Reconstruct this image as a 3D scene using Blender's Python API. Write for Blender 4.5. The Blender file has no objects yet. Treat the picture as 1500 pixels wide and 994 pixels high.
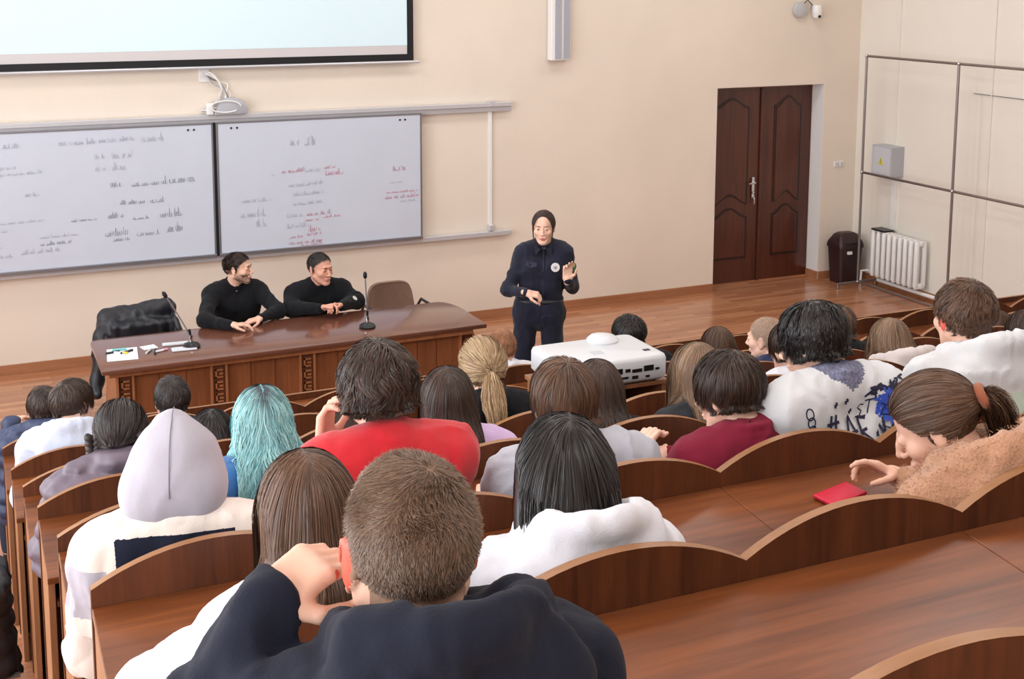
import bpy, bmesh, math, random
import numpy as np
from mathutils import Vector, Matrix

SC = bpy.context.scene
COL = SC.collection
PI = math.pi
rnd = random.Random(7)

# ------------------------------------------------------------------ render look
SC.view_settings.view_transform = 'Standard'
SC.view_settings.look = 'None'
SC.view_settings.gamma = 1.0
SC.view_settings.use_curve_mapping = False
SC.view_settings.exposure = 0.0
SC.cycles.use_denoising = True
SC.cycles.use_adaptive_sampling = True
SC.cycles.adaptive_threshold = 0.025
SC.cycles.max_bounces = 6
SC.cycles.diffuse_bounces = 4
SC.cycles.glossy_bounces = 3
SC.cycles.sample_clamp_indirect = 6.0

# ------------------------------------------------------------------ camera (standing lecturer-side view from the upper rows)
YAW = math.atan2(800, 1835)
PITCH = math.atan2(259, 1818.0)
CAMZ = 3.3
cam = bpy.data.cameras.new('camera')
cam.lens = 1818.0 / 1500 * 36
cam.sensor_width = 36
cam.shift_x = 0.02
cam.shift_y = -272 / 1500
cam.clip_start = 0.05
co = bpy.data.objects.new('camera', cam)
COL.objects.link(co)
fw = Vector((math.sin(YAW) * math.cos(PITCH), math.cos(YAW) * math.cos(PITCH), -math.sin(PITCH)))
rt = Vector((math.cos(YAW), -math.sin(YAW), 0))
up = rt.cross(fw)
M = Matrix((rt, up, -fw)).transposed().to_4x4()
M.translation = Vector((0, 0, CAMZ))
co.matrix_world = M
SC.camera = co

# ------------------------------------------------------------------ materials
def srgb(r, g, b):
    def f(c):
        c /= 255.0
        return c / 12.92 if c <= 0.04045 else ((c + 0.055) / 1.055) ** 2.4
    return (f(r), f(g), f(b), 1.0)

MATS = {}
def new_mat(name):
    m = bpy.data.materials.new(name)
    m.use_nodes = True
    nt = m.node_tree
    return m, nt, nt.nodes['Principled BSDF']

def mat(name, rgb, rough=0.5, metal=0.0, noise=0.0, nscale=8.0, bump=0.0, bscale=60.0, emit=None, estr=1.0, spec=0.5, sheen=0.0, sss=0.0, coat=0.0):
    if name in MATS:
        return MATS[name]
    m, nt, b = new_mat(name)
    c = srgb(*rgb)
    b.inputs['Base Color'].default_value = c
    b.inputs['Roughness'].default_value = rough
    b.inputs['Metallic'].default_value = metal
    b.inputs['Specular IOR Level'].default_value = spec
    if coat: b.inputs['Coat Weight'].default_value = coat
    if sheen:
        b.inputs['Sheen Weight'].default_value = sheen
        b.inputs['Sheen Roughness'].default_value = 0.6
    if sss:
        b.inputs['Subsurface Weight'].default_value = sss
        b.inputs['Subsurface Radius'].default_value = (0.012, 0.005, 0.003)
        b.inputs['Subsurface Scale'].default_value = 1.0
    tc = nt.nodes.new('ShaderNodeNewGeometry')
    if noise:
        n = nt.nodes.new('ShaderNodeTexNoise'); n.inputs['Scale'].default_value = nscale; n.inputs['Detail'].default_value = 5
        nt.links.new(tc.outputs['Position'], n.inputs['Vector'])
        r = nt.nodes.new('ShaderNodeValToRGB')
        r.color_ramp.elements[0].position = 0.3; r.color_ramp.elements[1].position = 0.7
        r.color_ramp.elements[0].color = tuple(x * (1 - noise) for x in c[:3]) + (1,)
        r.color_ramp.elements[1].color = tuple(min(1, x * (1 + noise)) for x in c[:3]) + (1,)
        nt.links.new(n.outputs['Fac'], r.inputs['Fac']); nt.links.new(r.outputs['Color'], b.inputs['Base Color'])
    if bump:
        n = nt.nodes.new('ShaderNodeTexNoise'); n.inputs['Scale'].default_value = bscale; n.inputs['Detail'].default_value = 4
        nt.links.new(tc.outputs['Position'], n.inputs['Vector'])
        bp = nt.nodes.new('ShaderNodeBump'); bp.inputs['Strength'].default_value = bump; bp.inputs['Distance'].default_value = 0.01
        nt.links.new(n.outputs['Fac'], bp.inputs['Height']); nt.links.new(bp.outputs['Normal'], b.inputs['Normal'])
    if emit:
        b.inputs['Emission Color'].default_value = srgb(*emit); b.inputs['Emission Strength'].default_value = estr
    MATS[name] = m
    return m

def wood(name, dark, light, grain='Z', rough=0.4, scale=1.0, coat=0.0, lo=0.3, hi=0.72):
    m, nt, b = new_mat(name)
    g = nt.nodes.new('ShaderNodeNewGeometry')
    def streak(sc, stretch, detail, w):
        mp = nt.nodes.new('ShaderNodeMapping')
        s = [sc, sc, sc]; s['XYZ'.index(grain)] = sc * stretch
        mp.inputs['Scale'].default_value = s; mp.inputs['Location'].default_value = (w, w * 2, w * 3)
        nt.links.new(g.outputs['Position'], mp.inputs['Vector'])
        n = nt.nodes.new('ShaderNodeTexNoise'); n.inputs['Scale'].default_value = 1.0; n.inputs['Detail'].default_value = detail
        n.inputs['Roughness'].default_value = 0.6; n.inputs['Distortion'].default_value = 0.6
        nt.links.new(mp.outputs['Vector'], n.inputs['Vector'])
        return n.outputs['Fac']
    a = streak(14 * scale, 0.09, 4, 1.0); c = streak(70 * scale, 0.06, 5, 5.0)
    mx = nt.nodes.new('ShaderNodeMix'); mx.inputs['Factor'].default_value = 0.4
    nt.links.new(a, mx.inputs['A']); nt.links.new(c, mx.inputs['B'])
    r = nt.nodes.new('ShaderNodeValToRGB')
    r.color_ramp.elements[0].position = lo; r.color_ramp.elements[1].position = hi
    r.color_ramp.elements[0].color = srgb(*dark); r.color_ramp.elements[1].color = srgb(*light)
    nt.links.new(mx.outputs['Result'], r.inputs['Fac']); nt.links.new(r.outputs['Color'], b.inputs['Base Color'])
    b.inputs['Roughness'].default_value = rough
    if coat: b.inputs['Coat Weight'].default_value = coat; b.inputs['Coat Roughness'].default_value = 0.12
    bp = nt.nodes.new('ShaderNodeBump'); bp.inputs['Strength'].default_value = 0.12; bp.inputs['Distance'].default_value = 0.003
    nt.links.new(c, bp.inputs['Height']); nt.links.new(bp.outputs['Normal'], b.inputs['Normal'])
    MATS[name] = m
    return m

def floor_mat():
    m, nt, b = new_mat('laminate_floor')
    g = nt.nodes.new('ShaderNodeNewGeometry')
    br = nt.nodes.new('ShaderNodeTexBrick')
    br.inputs['Scale'].default_value = 1.0
    br.inputs['Brick Width'].default_value = 0.62; br.inputs['Row Height'].default_value = 0.07
    br.inputs['Mortar Size'].default_value = 0.0012; br.inputs['Mortar Smooth'].default_value = 0.3
    br.inputs['Color1'].default_value = srgb(196, 140, 104); br.inputs['Color2'].default_value = srgb(164, 108, 76)
    br.inputs['Mortar'].default_value = srgb(132, 84, 56); br.inputs['Bias'].default_value = -0.1
    br.offset = 0.37
    nt.links.new(g.outputs['Position'], br.inputs['Vector'])
    mp = nt.nodes.new('ShaderNodeMapping'); mp.inputs['Scale'].default_value = (2.2, 40, 40)
    nt.links.new(g.outputs['Position'], mp.inputs['Vector'])
    n = nt.nodes.new('ShaderNodeTexNoise'); n.inputs['Scale'].default_value = 1; n.inputs['Detail'].default_value = 5
    nt.links.new(mp.outputs['Vector'], n.inputs['Vector'])
    r = nt.nodes.new('ShaderNodeValToRGB')
    r.color_ramp.elements[0].position = .3; r.color_ramp.elements[0].color = (.72, .68, .66, 1)
    r.color_ramp.elements[1].position = .7; r.color_ramp.elements[1].color = (1.12, 1.1, 1.08, 1)
    nt.links.new(n.outputs['Fac'], r.inputs['Fac'])
    mx = nt.nodes.new('ShaderNodeMix'); mx.data_type = 'RGBA'; mx.blend_type = 'MULTIPLY'; mx.inputs['Factor'].default_value = .8
    nt.links.new(br.outputs['Color'], mx.inputs['A']); nt.links.new(r.outputs['Color'], mx.inputs['B'])
    nt.links.new(mx.outputs['Result'], b.inputs['Base Color'])
    b.inputs['Roughness'].default_value = 0.24
    b.inputs['Coat Weight'].default_value = 0.3; b.inputs['Coat Roughness'].default_value = 0.15
    MATS['laminate_floor'] = m
    return m

def plaster(name, rgb, amt=.035):
    return mat(name, rgb, rough=.85, noise=amt, nscale=1.3, bump=.08, bscale=120, spec=.2)

# ------------------------------------------------------------------ object helpers
def world_loc(o):
    v = Vector((0, 0, 0))
    while o:
        v += o.location; o = o.parent
    return v

def link(o, parent=None):
    COL.objects.link(o)
    if parent is not None:
        o.parent = parent
    return o

def tag(o, label=None, cat=None, group=None, kind=None):
    if label: o['label'] = label
    if cat: o['category'] = cat
    if group: o['group'] = group
    if kind: o['kind'] = kind
    return o

def thing(name, loc, label, cat, group=None, rz=0.0):
    o = bpy.data.objects.new(name, None)
    o.empty_display_size = .1
    o.location = loc
    o.rotation_euler = (0, 0, rz)
    link(o)
    return tag(o, label, cat, group)

class MB:
    """collects boxes, tubes and prisms given in room coordinates and links them as one mesh object"""
    def __init__(s):
        s.v = []; s.f = []; s.m = []
    def add(s, vs, fs, m=0):
        o = len(s.v)
        s.v += [tuple(v) for v in vs]
        for f in fs:
            s.f.append([i + o for i in f]); s.m.append(m)
        return s
    def box(s, x0, x1, y0, y1, z0, z1, m=0, R=None, c=None):
        vs = [(x, y, z) for x in (x0, x1) for y in (y0, y1) for z in (z0, z1)]
        if R is not None:
            cc = Vector(c if c is not None else ((x0 + x1) / 2, (y0 + y1) / 2, (z0 + z1) / 2))
            vs = [R @ (Vector(v) - cc) + cc for v in vs]
        return s.add(vs, [(0, 1, 3, 2), (4, 6, 7, 5), (0, 4, 5, 1), (2, 3, 7, 6), (0, 2, 6, 4), (1, 5, 7, 3)], m)
    def tube(s, pts, r, n=10, m=0, cap=True):
        pts = [Vector(p) for p in pts]
        rr = r if isinstance(r, (list, tuple)) else [r] * len(pts)
        vs = []; prev = None
        for i, p in enumerate(pts):
            t = (pts[min(i + 1, len(pts) - 1)] - pts[max(i - 1, 0)]).normalized()
            if prev is None:
                a = Vector((0, 0, 1)) if abs(t.z) < .9 else Vector((1, 0, 0))
                u = t.cross(a).normalized()
            else:
                u = (prev - t * prev.dot(t)).normalized()
            prev = u; w = t.cross(u)
            for k in range(n):
                a = 2 * PI * k / n
                vs.append(p + (u * math.cos(a) + w * math.sin(a)) * rr[i])
        fs = []
        for i in range(len(pts) - 1):
            for k in range(n):
                fs.append((i * n + k, i * n + (k + 1) % n, (i + 1) * n + (k + 1) % n, (i + 1) * n + k))
        if cap:
            fs.append(tuple(range(n))[::-1]); fs.append(tuple((len(pts) - 1) * n + k for k in range(n)))
        return s.add(vs, fs, m)
    def prism(s, poly, axis, a, b, m=0, mside=None):
        """poly: 2-D points; axis: extrusion axis. X:(y,z) Y:(x,z) Z:(x,y)"""
        def p3(p, t):
            return {'X': (t, p[0], p[1]), 'Y': (p[0], t, p[1]), 'Z': (p[0], p[1], t)}[axis]
        n = len(poly)
        vs = [p3(p, a) for p in poly] + [p3(p, b) for p in poly]
        s.add(vs, [tuple(range(n)), tuple(range(2 * n - 1, n - 1, -1))], m)
        o = len(s.v) - 2 * n
        for i in range(n):
            j = (i + 1) % n
            s.f.append([o + i, o + n + i, o + n + j, o + j])
            s.m.append(m if mside is None else (mside(poly[i], poly[j]) if callable(mside) else mside))
        return s
    def lathe(s, prof, c, n=24, m=0, axis=(0, 0, 1)):
        q = Vector((0, 0, 1)).rotation_difference(Vector(axis).normalized())
        vs = []
        for r, z in prof:
            for k in range(n):
                a = 2 * PI * k / n
                vs.append(Vector(c) + q @ Vector((r * math.cos(a), r * math.sin(a), z)))
        fs = []
        for i in range(len(prof) - 1):
            for k in range(n):
                fs.append((i * n + k, i * n + (k + 1) % n, (i + 1) * n + (k + 1) % n, (i + 1) * n + k))
        fs.append(tuple(range(n))[::-1]); fs.append(tuple((len(prof) - 1) * n + k for k in range(n)))
        return s.add(vs, fs, m)
    def sphere(s, c, r, n=16, m=0, R=None):
        rx, ry, rz = r if isinstance(r, (tuple, list)) else (r, r, r)
        vs = []
        for i in range(n // 2 + 1):
            th = PI * i / (n // 2)
            for k in range(n):
                a = 2 * PI * k / n
                v = Vector((rx * math.sin(th) * math.cos(a), ry * math.sin(th) * math.sin(a), rz * math.cos(th)))
                vs.append(Vector(c) + (R @ v if R is not None else v))
        fs = []
        for i in range(n // 2):
            for k in range(n):
                fs.append((i * n + k, (i + 1) * n + k, (i + 1) * n + (k + 1) % n, i * n + (k + 1) % n))
        return s.add(vs, fs, m)
    def ribbon(s, pts, nrm, w, m=0):
        """thin flat stroke following pts, lying across the direction nrm"""
        vs = []
        for i, p in enumerate(pts):
            t = (Vector(pts[min(i + 1, len(pts) - 1)]) - Vector(pts[max(i - 1, 0)]))
            nn = Vector(nrm[i] if isinstance(nrm, list) else nrm)
            sd = t.cross(nn)
            sd = sd.normalized() * w / 2 if sd.length > 1e-9 else Vector((w / 2, 0, 0))
            vs += [Vector(p) - sd, Vector(p) + sd]
        return s.add(vs, [(2 * i, 2 * i + 1, 2 * i + 3, 2 * i + 2) for i in range(len(pts) - 1)], m)
    def build(s, name, mats, parent=None, bevel=0.0, smooth=False, seg=2, angle=40):
        me = bpy.data.meshes.new(name)
        off = world_loc(parent) if parent is not None else Vector((0, 0, 0))
        me.from_pydata([(v[0] - off.x, v[1] - off.y, v[2] - off.z) for v in s.v], [], s.f)
        for mm in (mats if isinstance(mats, (list, tuple)) else [mats]):
            me.materials.append(mm)
        me.polygons.foreach_set('material_index', s.m)
        bm = bmesh.new(); bm.from_mesh(me)
        bmesh.ops.remove_doubles(bm, verts=bm.verts, dist=1e-6)
        bmesh.ops.recalc_face_normals(bm, faces=bm.faces)
        if bevel:
            ed = [e for e in bm.edges if len(e.link_faces) == 2 and e.calc_face_angle(0) > math.radians(25)]
            bmesh.ops.bevel(bm, geom=ed, offset=bevel, offset_type='OFFSET', segments=seg, profile=.5, affect='EDGES', clamp_overlap=True)
        if smooth:
            for f in bm.faces: f.smooth = True
            for e in bm.edges:
                if len(e.link_faces) == 2 and e.calc_face_angle(0) > math.radians(angle): e.smooth = False
        bm.to_mesh(me); bm.free()
        o = bpy.data.objects.new(name, me)
        return link(o, parent)

def RZ(a): return Matrix.Rotation(a, 3, 'Z')
def RX(a): return Matrix.Rotation(a, 3, 'X')
def RY(a): return Matrix.Rotation(a, 3, 'Y')

def copy_thing(o, loc=None, label=None, name=None):
    c = o.copy(); COL.objects.link(c)
    if loc is not None: c.location = loc
    if label: c['label'] = label
    for ch in list(o.children):
        k = ch.copy(); COL.objects.link(k); k.parent = c
        for g in list(ch.children):
            d = g.copy(); COL.objects.link(d); d.parent = k
    return c
# ================================================================== materials used by the room
M_wall = plaster('wall_peach', (233, 221, 208))
M_wallr = plaster('wall_cream', (236, 231, 222), .02)
M_wallL = plaster('wall_side', (236, 226, 208), .02)
M_ceil = plaster('ceiling_white', (240, 238, 232), .01)
M_floor = floor_mat()
M_base = wood('baseboard_wood', (150, 98, 66), (182, 126, 90), 'X', .45)
M_back = wood('bench_walnut', (54, 26, 13), (108, 59, 32), 'Z', .42, .8)
M_desk = wood('bench_top_walnut', (78, 38, 17), (136, 76, 38), 'X', .34, .55, lo=.36, hi=.66)
M_side = wood('bench_side_walnut', (134, 88, 58), (172, 120, 82), 'Z', .45, .8)
M_edge = wood('bench_edge_band', (128, 86, 52), (160, 112, 72), 'X', .4, 1)
M_dtop = wood('officer_desk_top', (98, 60, 46), (118, 74, 58), 'X', .16, .8, coat=.4)
M_dfront = wood('officer_desk_front', (104, 58, 34), (150, 90, 54), 'Z', .4, .7)
M_dtrim = wood('officer_desk_trim', (138, 84, 52), (172, 112, 74), 'Z', .4, 1)
M_ddark = wood('officer_desk_carving', (74, 38, 24), (104, 60, 36), 'Z', .4, 1)
M_door = wood('door_mahogany', (58, 24, 14), (98, 46, 26), 'Z', .32, .6, coat=.25)
M_doord = wood('door_groove', (34, 15, 10), (52, 24, 16), 'Z', .4, .6)
M_alu = mat('aluminium', (212, 213, 219), .35, .35)
M_alud = mat('aluminium_dark', (150, 150, 158), .38, .7)  # darker, more metallic aluminium for frames, ledges and wires
M_steel = mat('steel_pipe', (148, 138, 138), .34, .8)
M_chrome = mat('chrome', (210, 210, 212), .12, 1)
M_white = mat('white_plastic', (206, 209, 214), .38)
M_whitep = mat('white_paint', (240, 240, 240), .35)
M_black = mat('black_plastic', (18, 18, 22), .35)
M_blackm = mat('black_matt', (12, 13, 20), .6)
M_brownp = mat('bin_plastic', (52, 32, 32), .35)
M_board = mat('whiteboard_enamel', (206, 213, 228), .16, noise=.015, nscale=3)
M_grey = mat('grey_plastic', (178, 180, 188), .4)
M_glass = mat('smoked_dome', (190, 192, 196), .1)

# ================================================================== room shell
WY = 10.82; WX = 9.1; LX = -1.7; BY = -3.2; CZ = 4.9
def struct(name, mb, mats, **k):
    o = mb.build(name, mats, None, **k)
    return tag(o, kind='structure')

DX0, DX1, DZ = 7.27, 8.64, 2.16            # door recess in the front wall
mb = MB()
mb.box(LX - .3, DX0, WY, WY + .4, 0, CZ); mb.box(DX1, WX + .3, WY, WY + .4, 0, CZ); mb.box(DX0, DX1, WY, WY + .4, DZ, CZ)
mb.box(DX0 - .01, DX1 + .01, WY + .36, WY + .4, 0, DZ)
struct('wall_front', mb, [M_wall])
mb = MB(); mb.box(DX1 - .004, DX1 + .0, WY + .002, WY + .19, 0, DZ); mb.box(DX0, DX0 + .004, WY + .002, WY + .19, 0, DZ)
mb.box(DX0, DX1, WY + .002, WY + .19, DZ - .004, DZ)
tag(struct('trim_1', mb, [M_whitep]), 'white painted reveal around the brown double door')
struct('wall_right', MB().box(WX, WX + .3, BY, WY + .4, 0, CZ), [M_wallr])
struct('wall_back', MB().box(LX - .3, WX + .3, BY - .3, BY, 0, CZ), [M_wallL])
struct('ceiling', MB().box(LX - .3, WX + .3, BY - .3, WY + .4, CZ, CZ + .2), [M_ceil])
struct('floor', MB().box(LX - .3, WX + .3, BY - .3, WY + .4, -.2, 0), [M_floor])
# left wall with tall windows (daylight side of the hall)
WINS = [(-2.4, -.5), (.4, 2.3), (3.2, 5.1), (6.0, 7.9), (8.7, 10.3)]
mb = MB(); prev = BY
for a, b in WINS:
    mb.box(LX - .3, LX, prev, a, 0, CZ); mb.box(LX - .3, LX, a, b, 0, 1.9 if a < 3 else 1.1); mb.box(LX - .3, LX, a, b, 4.3, CZ); prev = b
mb.box(LX - .3, LX, prev, WY, 0, CZ)
struct('wall_left', mb, [M_wallL])
for i, (a, b) in enumerate(WINS):
    z0 = 1.9 if a < 3 else 1.1
    mb = MB()
    for y0, y1, q0, q1 in ((a, a + .06, z0, 4.3), (b - .06, b, z0, 4.3), (a, b, z0, z0 + .06), (a, b, 4.24, 4.3), ((a + b) / 2 - .03, (a + b) / 2 + .03, z0, 4.3), (a, b, 3.4, 3.46)):
        mb.box(LX - .18, LX - .12, y0, y1, q0, q1)
    w = struct('window_%d' % (i + 1), mb, [M_whitep])
    MB().box(LX - .16, LX - .15, a + .03, b - .03, z0 + .03, 4.27).build('pane', [mat('window_glass', (245, 250, 255), .0)], w)
g = MATS['window_glass']; bs = g.node_tree.nodes['Principled BSDF']; bs.inputs['Transmission Weight'].default_value = 1.0; bs.inputs['IOR'].default_value = 1.0

# baseboards
struct('baseboard_front', MB().box(LX, DX0, WY - .018, WY, 0, .085).box(DX1, WX, WY - .018, WY, 0, .085), [M_base], bevel=.003)
struct('baseboard_door', MB().box(DX1 - .018, DX1 - .004, WY - .0, WY + .19, 0, .085), [M_base])
struct('baseboard_right', MB().box(WX - .018, WX, 7.2, WY - .018, 0, .085), [M_base], bevel=.003)

# stepped seating platform
YB = 2.656
def RY_(n): return YB + .8 * n
ZC = {-3: 2.64, -2: 2.44, -1: 2.204, 0: 1.994, 1: 1.769, 2: 1.531, 3: 1.293, 4: 1.064, 5: .88}
FL = {n: ZC[n] - 1.03 for n in range(-3, 5)}; FL[4] = .034; FL[5] = 0.0
mb = MB()
for n in range(-3, 5):
    y0 = RY_(n) + .012 if n > -3 else BY
    mb.box(LX, WX, y0, RY_(n + 1) + .012, -.05, FL[n])
struct('floor_tiers', mb, [M_floor])
mb = MB()
for n in range(-3, 4):
    y1 = RY_(n + 1) + .012
    mb.box(LX, .12, y1 - .03, y1 + .006, FL[n] - .02, FL[n] + .004)
struct('trim_2', mb, [mat('stair_nosing', (92, 78, 72), .5)])

# ================================================================== lecture benches
W_AR = .535; RISE = .07
def arch_top(x, z, k0, k1):
    pts = []
    for k in range(k0, k1):
        for i in range(17):
            t = i / 16
            xx = x + W_AR * (k + t); s = 2 * t - 1
            # circular arc of chord .535 and rise .07
            R = (W_AR ** 2 / 4 + RISE ** 2) / (2 * RISE)
            h = math.sqrt(R * R - (s * W_AR / 2) ** 2) - (R - RISE)
            if i == 16 and k < k1 - 1: continue
            pts.append((xx, z + h))
    return pts

def bench(n, seat_z, floor_n, desk_floor, label, loc, straight=False):
    """a three-seat bench unit; local x 0..1.605, back panel at y 0, heights relative to its own low corner zc"""
    L = 3 * W_AR
    t = thing('lecture_bench' if not straight else 'front_desk_screen', loc, label, 'bench' if not straight else 'desk')
    x0, y0, zc = loc
    def mside(a, b):
        return 1 if (a[1] > zc - .02 and b[1] > zc - .02) else 0
    top = arch_top(x0, zc, 0, 3) if not straight else [(x0, zc), (x0 + L, zc)]
    low = floor_n
    poly = [(x0, low)] + top + [(x0 + L, low)]
    MB().prism(poly, 'Y', y0 - .011, y0 + .011, 0, mside).build('backrest' if not straight else 'screen_panel', [M_back, M_edge], t, smooth=True, angle=30)
    # writing top, falling gently towards the sitter behind
    yn = y0 - .39; zf = zc - .04; zn = zc - .075
    poly = [(y0 - .0115, zf), (yn, zn), (yn, zn - .022), (y0 - .0115, zf - .022)]
    MB().prism(poly, 'X', x0 + .0005, x0 + L - .0005, 1, 0).build('desktop', [M_desk, M_edge], t, bevel=.0025)
    MB().box(x0 + .03, x0 + L - .03, y0 - .34, y0 - .012, zc - .2, zc - .185).build('book_shelf', [M_back], t, bevel=.002)
    for xx in (x0 + .004, x0 + L / 2 - .01, x0 + L - .026):
        m = MB()
        m.prism([(y0 - .0115, desk_floor), (y0 - .0115, zc - .063), (yn + (.2 if straight else .06), zc - .092), (yn + (.2 if straight else .12), desk_floor)], 'X', xx, xx + .022)
        m.build('side_panel', [M_side], t, bevel=.002)
    if not straight:
        MB().box(x0 + .02, x0 + L - .02, y0 + .03, y0 + (.33 if n == 5 else .37), seat_z - .022, seat_z).build('seat', [M_desk], t, bevel=.005)
        for xx in (x0 + .03, x0 + L / 2 - .01, x0 + L - .052):
            MB().prism([(y0 + .0115, floor_n), (y0 + .0115, seat_z - .023), (y0 + .29, seat_z - .023), (y0 + .25, floor_n)], 'X', xx, xx + .022).build('seat_leg', [M_side], t, bevel=.002)
    return t

XL = {-2: .262, -1: .262, 0: .213, 1: .197, 2: .185, 3: .169, 4: .15, 5: .135}
CNT = {-2: 2, -1: 2, 0: 3, 1: 3, 2: 3, 3: 4, 4: 5, 5: 5}
POSW = ['at the aisle end', 'second from the aisle', 'third from the aisle', 'fourth from the aisle', 'fifth from the aisle']
ROWD = {-2: 'behind the nearest boy in navy', -1: 'behind the black haired girl\'s row', 0: 'in the red sweater boy\'s row',
        1: 'in the turquoise haired student\'s row', 2: 'in the row of the girl with braids', 3: 'in the row under the white projector',
        4: 'in the second row from the front', 5: 'in the very first seat row'}
protos = {}
for n in range(-2, 6):
    z = ZC[n]
    typ = 'n' if n < 4 else n
    for k in range(CNT[n]):
        loc = Vector((XL[n] + 3 * W_AR * k, RY_(n), z))
        lab = 'arched walnut bench %s, %s' % (ROWD[n], POSW[k])
        if typ == 'n':
            if typ not in protos:
                protos[typ] = bench(n, z - 1.03 + .43, z - 1.03, z - .82, lab, tuple(loc)); b = protos[typ]
            else:
                b = copy_thing(protos[typ], loc, lab)
        else:
            if typ not in protos:
                protos[typ] = bench(n, FL[n] + .43, FL[n], FL[n - 1], lab, tuple(loc)); b = protos[typ]
            else:
                b = copy_thing(protos[typ], loc, lab)
        b['group'] = 'arched lecture benches'
for k in range(5):
    loc = Vector((.135 + 3 * W_AR * k, 7.2, .77))
    lab = 'straight walnut desk screen before the first row, %s' % POSW[k]
    if k == 0: scr = bench(6, 0, 0, 0, lab, tuple(loc), True); b = scr
    else: b = copy_thing(scr, loc, lab)
    b['group'] = 'front desk screens'
# ================================================================== front wall fittings
# projection screen
t = thing('projection_screen', (1.2, WY - .06, 2.5), 'large white projection screen with a black border, hanging above the whiteboards', 'screen')
M_scr = mat('screen_image', (208, 226, 234), .6, emit=(206, 242, 255), estr=.16)  # projector's light on the cloth, put into its tint and glow
M_scrw = mat('screen_unlit', (208, 204, 206), .7)
MB().box(-1.5, 3.845, WY - .066, WY - .06, 2.68, 4.4).build('projected_image', [M_scr], t)
MB().box(-1.5, 3.845, WY - .064, WY - .058, 2.597, 2.68).build('screen_cloth', [M_scrw], t)
MB().box(-1.56, 3.905, WY - .07, WY - .062, 2.54, 2.6).box(3.845, 3.905, WY - .07, WY - .062, 2.6, 4.46).box(-1.56, -1.5, WY - .07, WY - .062, 2.6, 4.46).box(-1.56, 3.905, WY - .07, WY - .062, 4.4, 4.46).build('border', [M_blackm], t)
MB().tube([(-1.6, WY - .066, 2.527), (3.96, WY - .066, 2.527)], .013, 10).build('bottom_bar', [M_alu], t, smooth=True)
MB().box(-1.65, 4.0, WY - .13, WY - .003, 4.47, 4.6).build('casing', [M_whitep], t, bevel=.01)
# whiteboard rail frame
t = thing('whiteboard_rail', (2, WY, .83), 'aluminium sliding rail frame screwed to the wall around the two whiteboards', 'rail')
MB().box(-1.6, 4.9, WY - .075, WY - .02, 2.078, 2.118).box(-1.6, 4.9, WY - .05, WY - .02, 2.03, 2.08).build('top_rail', [M_alu], t, bevel=.004)
MB().box(-1.6, 4.9, WY - .075, WY - .02, .828, .872).build('bottom_rail', [M_alu], t, bevel=.004)
MB().box(4.675, 4.71, WY - .03, WY, .86, 2.085).build('post', [M_whitep], t, bevel=.003)
for z in (2.1, .9):
    MB().box(4.668, 4.716, WY - .08, WY - .01, z - .02, z + .035).build('bracket', [M_alu], t, bevel=.004)
# whiteboards
def whiteboard(x0, x1, label):
    t = thing('whiteboard', ((x0 + x1) / 2, WY - .08, .885), label, 'whiteboard', 'sliding whiteboards')
    y = WY - .1
    MB().box(x0, x1, y, y + .02, .895, 2.045).build('writing_surface', [M_board], t)
    m = MB()
    m.box(x0 - .012, x0 + .004, y - .006, y + .022, .88, 2.05); m.box(x1 - .004, x1 + .012, y - .006, y + .022, .88, 2.05)
    m.box(x0 - .012, x1 + .012, y - .006, y + .022, 2.04, 2.054)
    m.build('frame', [M_alud], t, bevel=.002)
    MB().box(x0 - .012, x1 + .012, y - .02, y + .022, .872, .9).build('pen_ledge', [M_alud], t, bevel=.003)
    for xx in (x0 + .12, x1 - .2):
        for d in (0, .05):
            MB().tube([(xx + d, y + .002, 2.0), (xx + d, y - .006, 2.0)], .009, 10).build('bolt', [M_black], t, smooth=True)
    return t, y
wb1, wy = whiteboard(.08, 2.035, 'left whiteboard with faint grey formulas, behind the man turned sideways')
wb2, wy = whiteboard(2.085, 3.955, 'right whiteboard with pale red and grey notes, beside the white post')
MB().box(2.047, 2.073, WY - .094, WY - .03, .88, 2.05).build('dark_gap_strip', [M_blackm], wb1)  # solid black strip puts the dark of the gap between boards into colour
r = random.Random(3)
def scribble(mb, x, z, w, h, kind=0, lw=.004):
    """handwriting: short looping words with gaps"""
    end = x + w; slope = .03 + (r.random() - .5) * .04; x0 = x
    while x < end - .01:
        ww = min(end - x, .025 + r.random() * .055); pts = []
        n = max(5, int(ww / .0032)); step = .011 + r.random() * .006; ph = r.random() * 6; big = .4
        for i in range(n):
            xx = ww * i / (n - 1); c = xx / step * 2 * PI + ph
            if i % 4 == 0: big = r.choice((.2, .3, .35, .3, .25, .9, .1, -.5))
            pts.append((x + xx + .006 * math.cos(c), wy - .003, z + (math.sin(c) * .3 + max(0, math.sin(c)) * big) * h + (x + xx - x0) * slope))
        mb.ribbon(pts, (0, 1, 0), lw)
        x += ww + .012 + r.random() * .012
def writing(board, items, m, nm='handwriting', lw=.004):
    mb = MB()
    for px, pz, w, h in items:
        scribble(mb, px, pz, w, h, lw=lw)
    o = mb.build(nm, [m], board); o['kind'] = 'stuff'
M_ink = mat('marker_grey', (178, 184, 200), .5); M_inkd = mat('marker_dark', (132, 138, 160), .5)
M_inkr = mat('marker_red', (214, 150, 168), .5); M_inkg = mat('marker_green', (196, 204, 200), .5)
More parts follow.
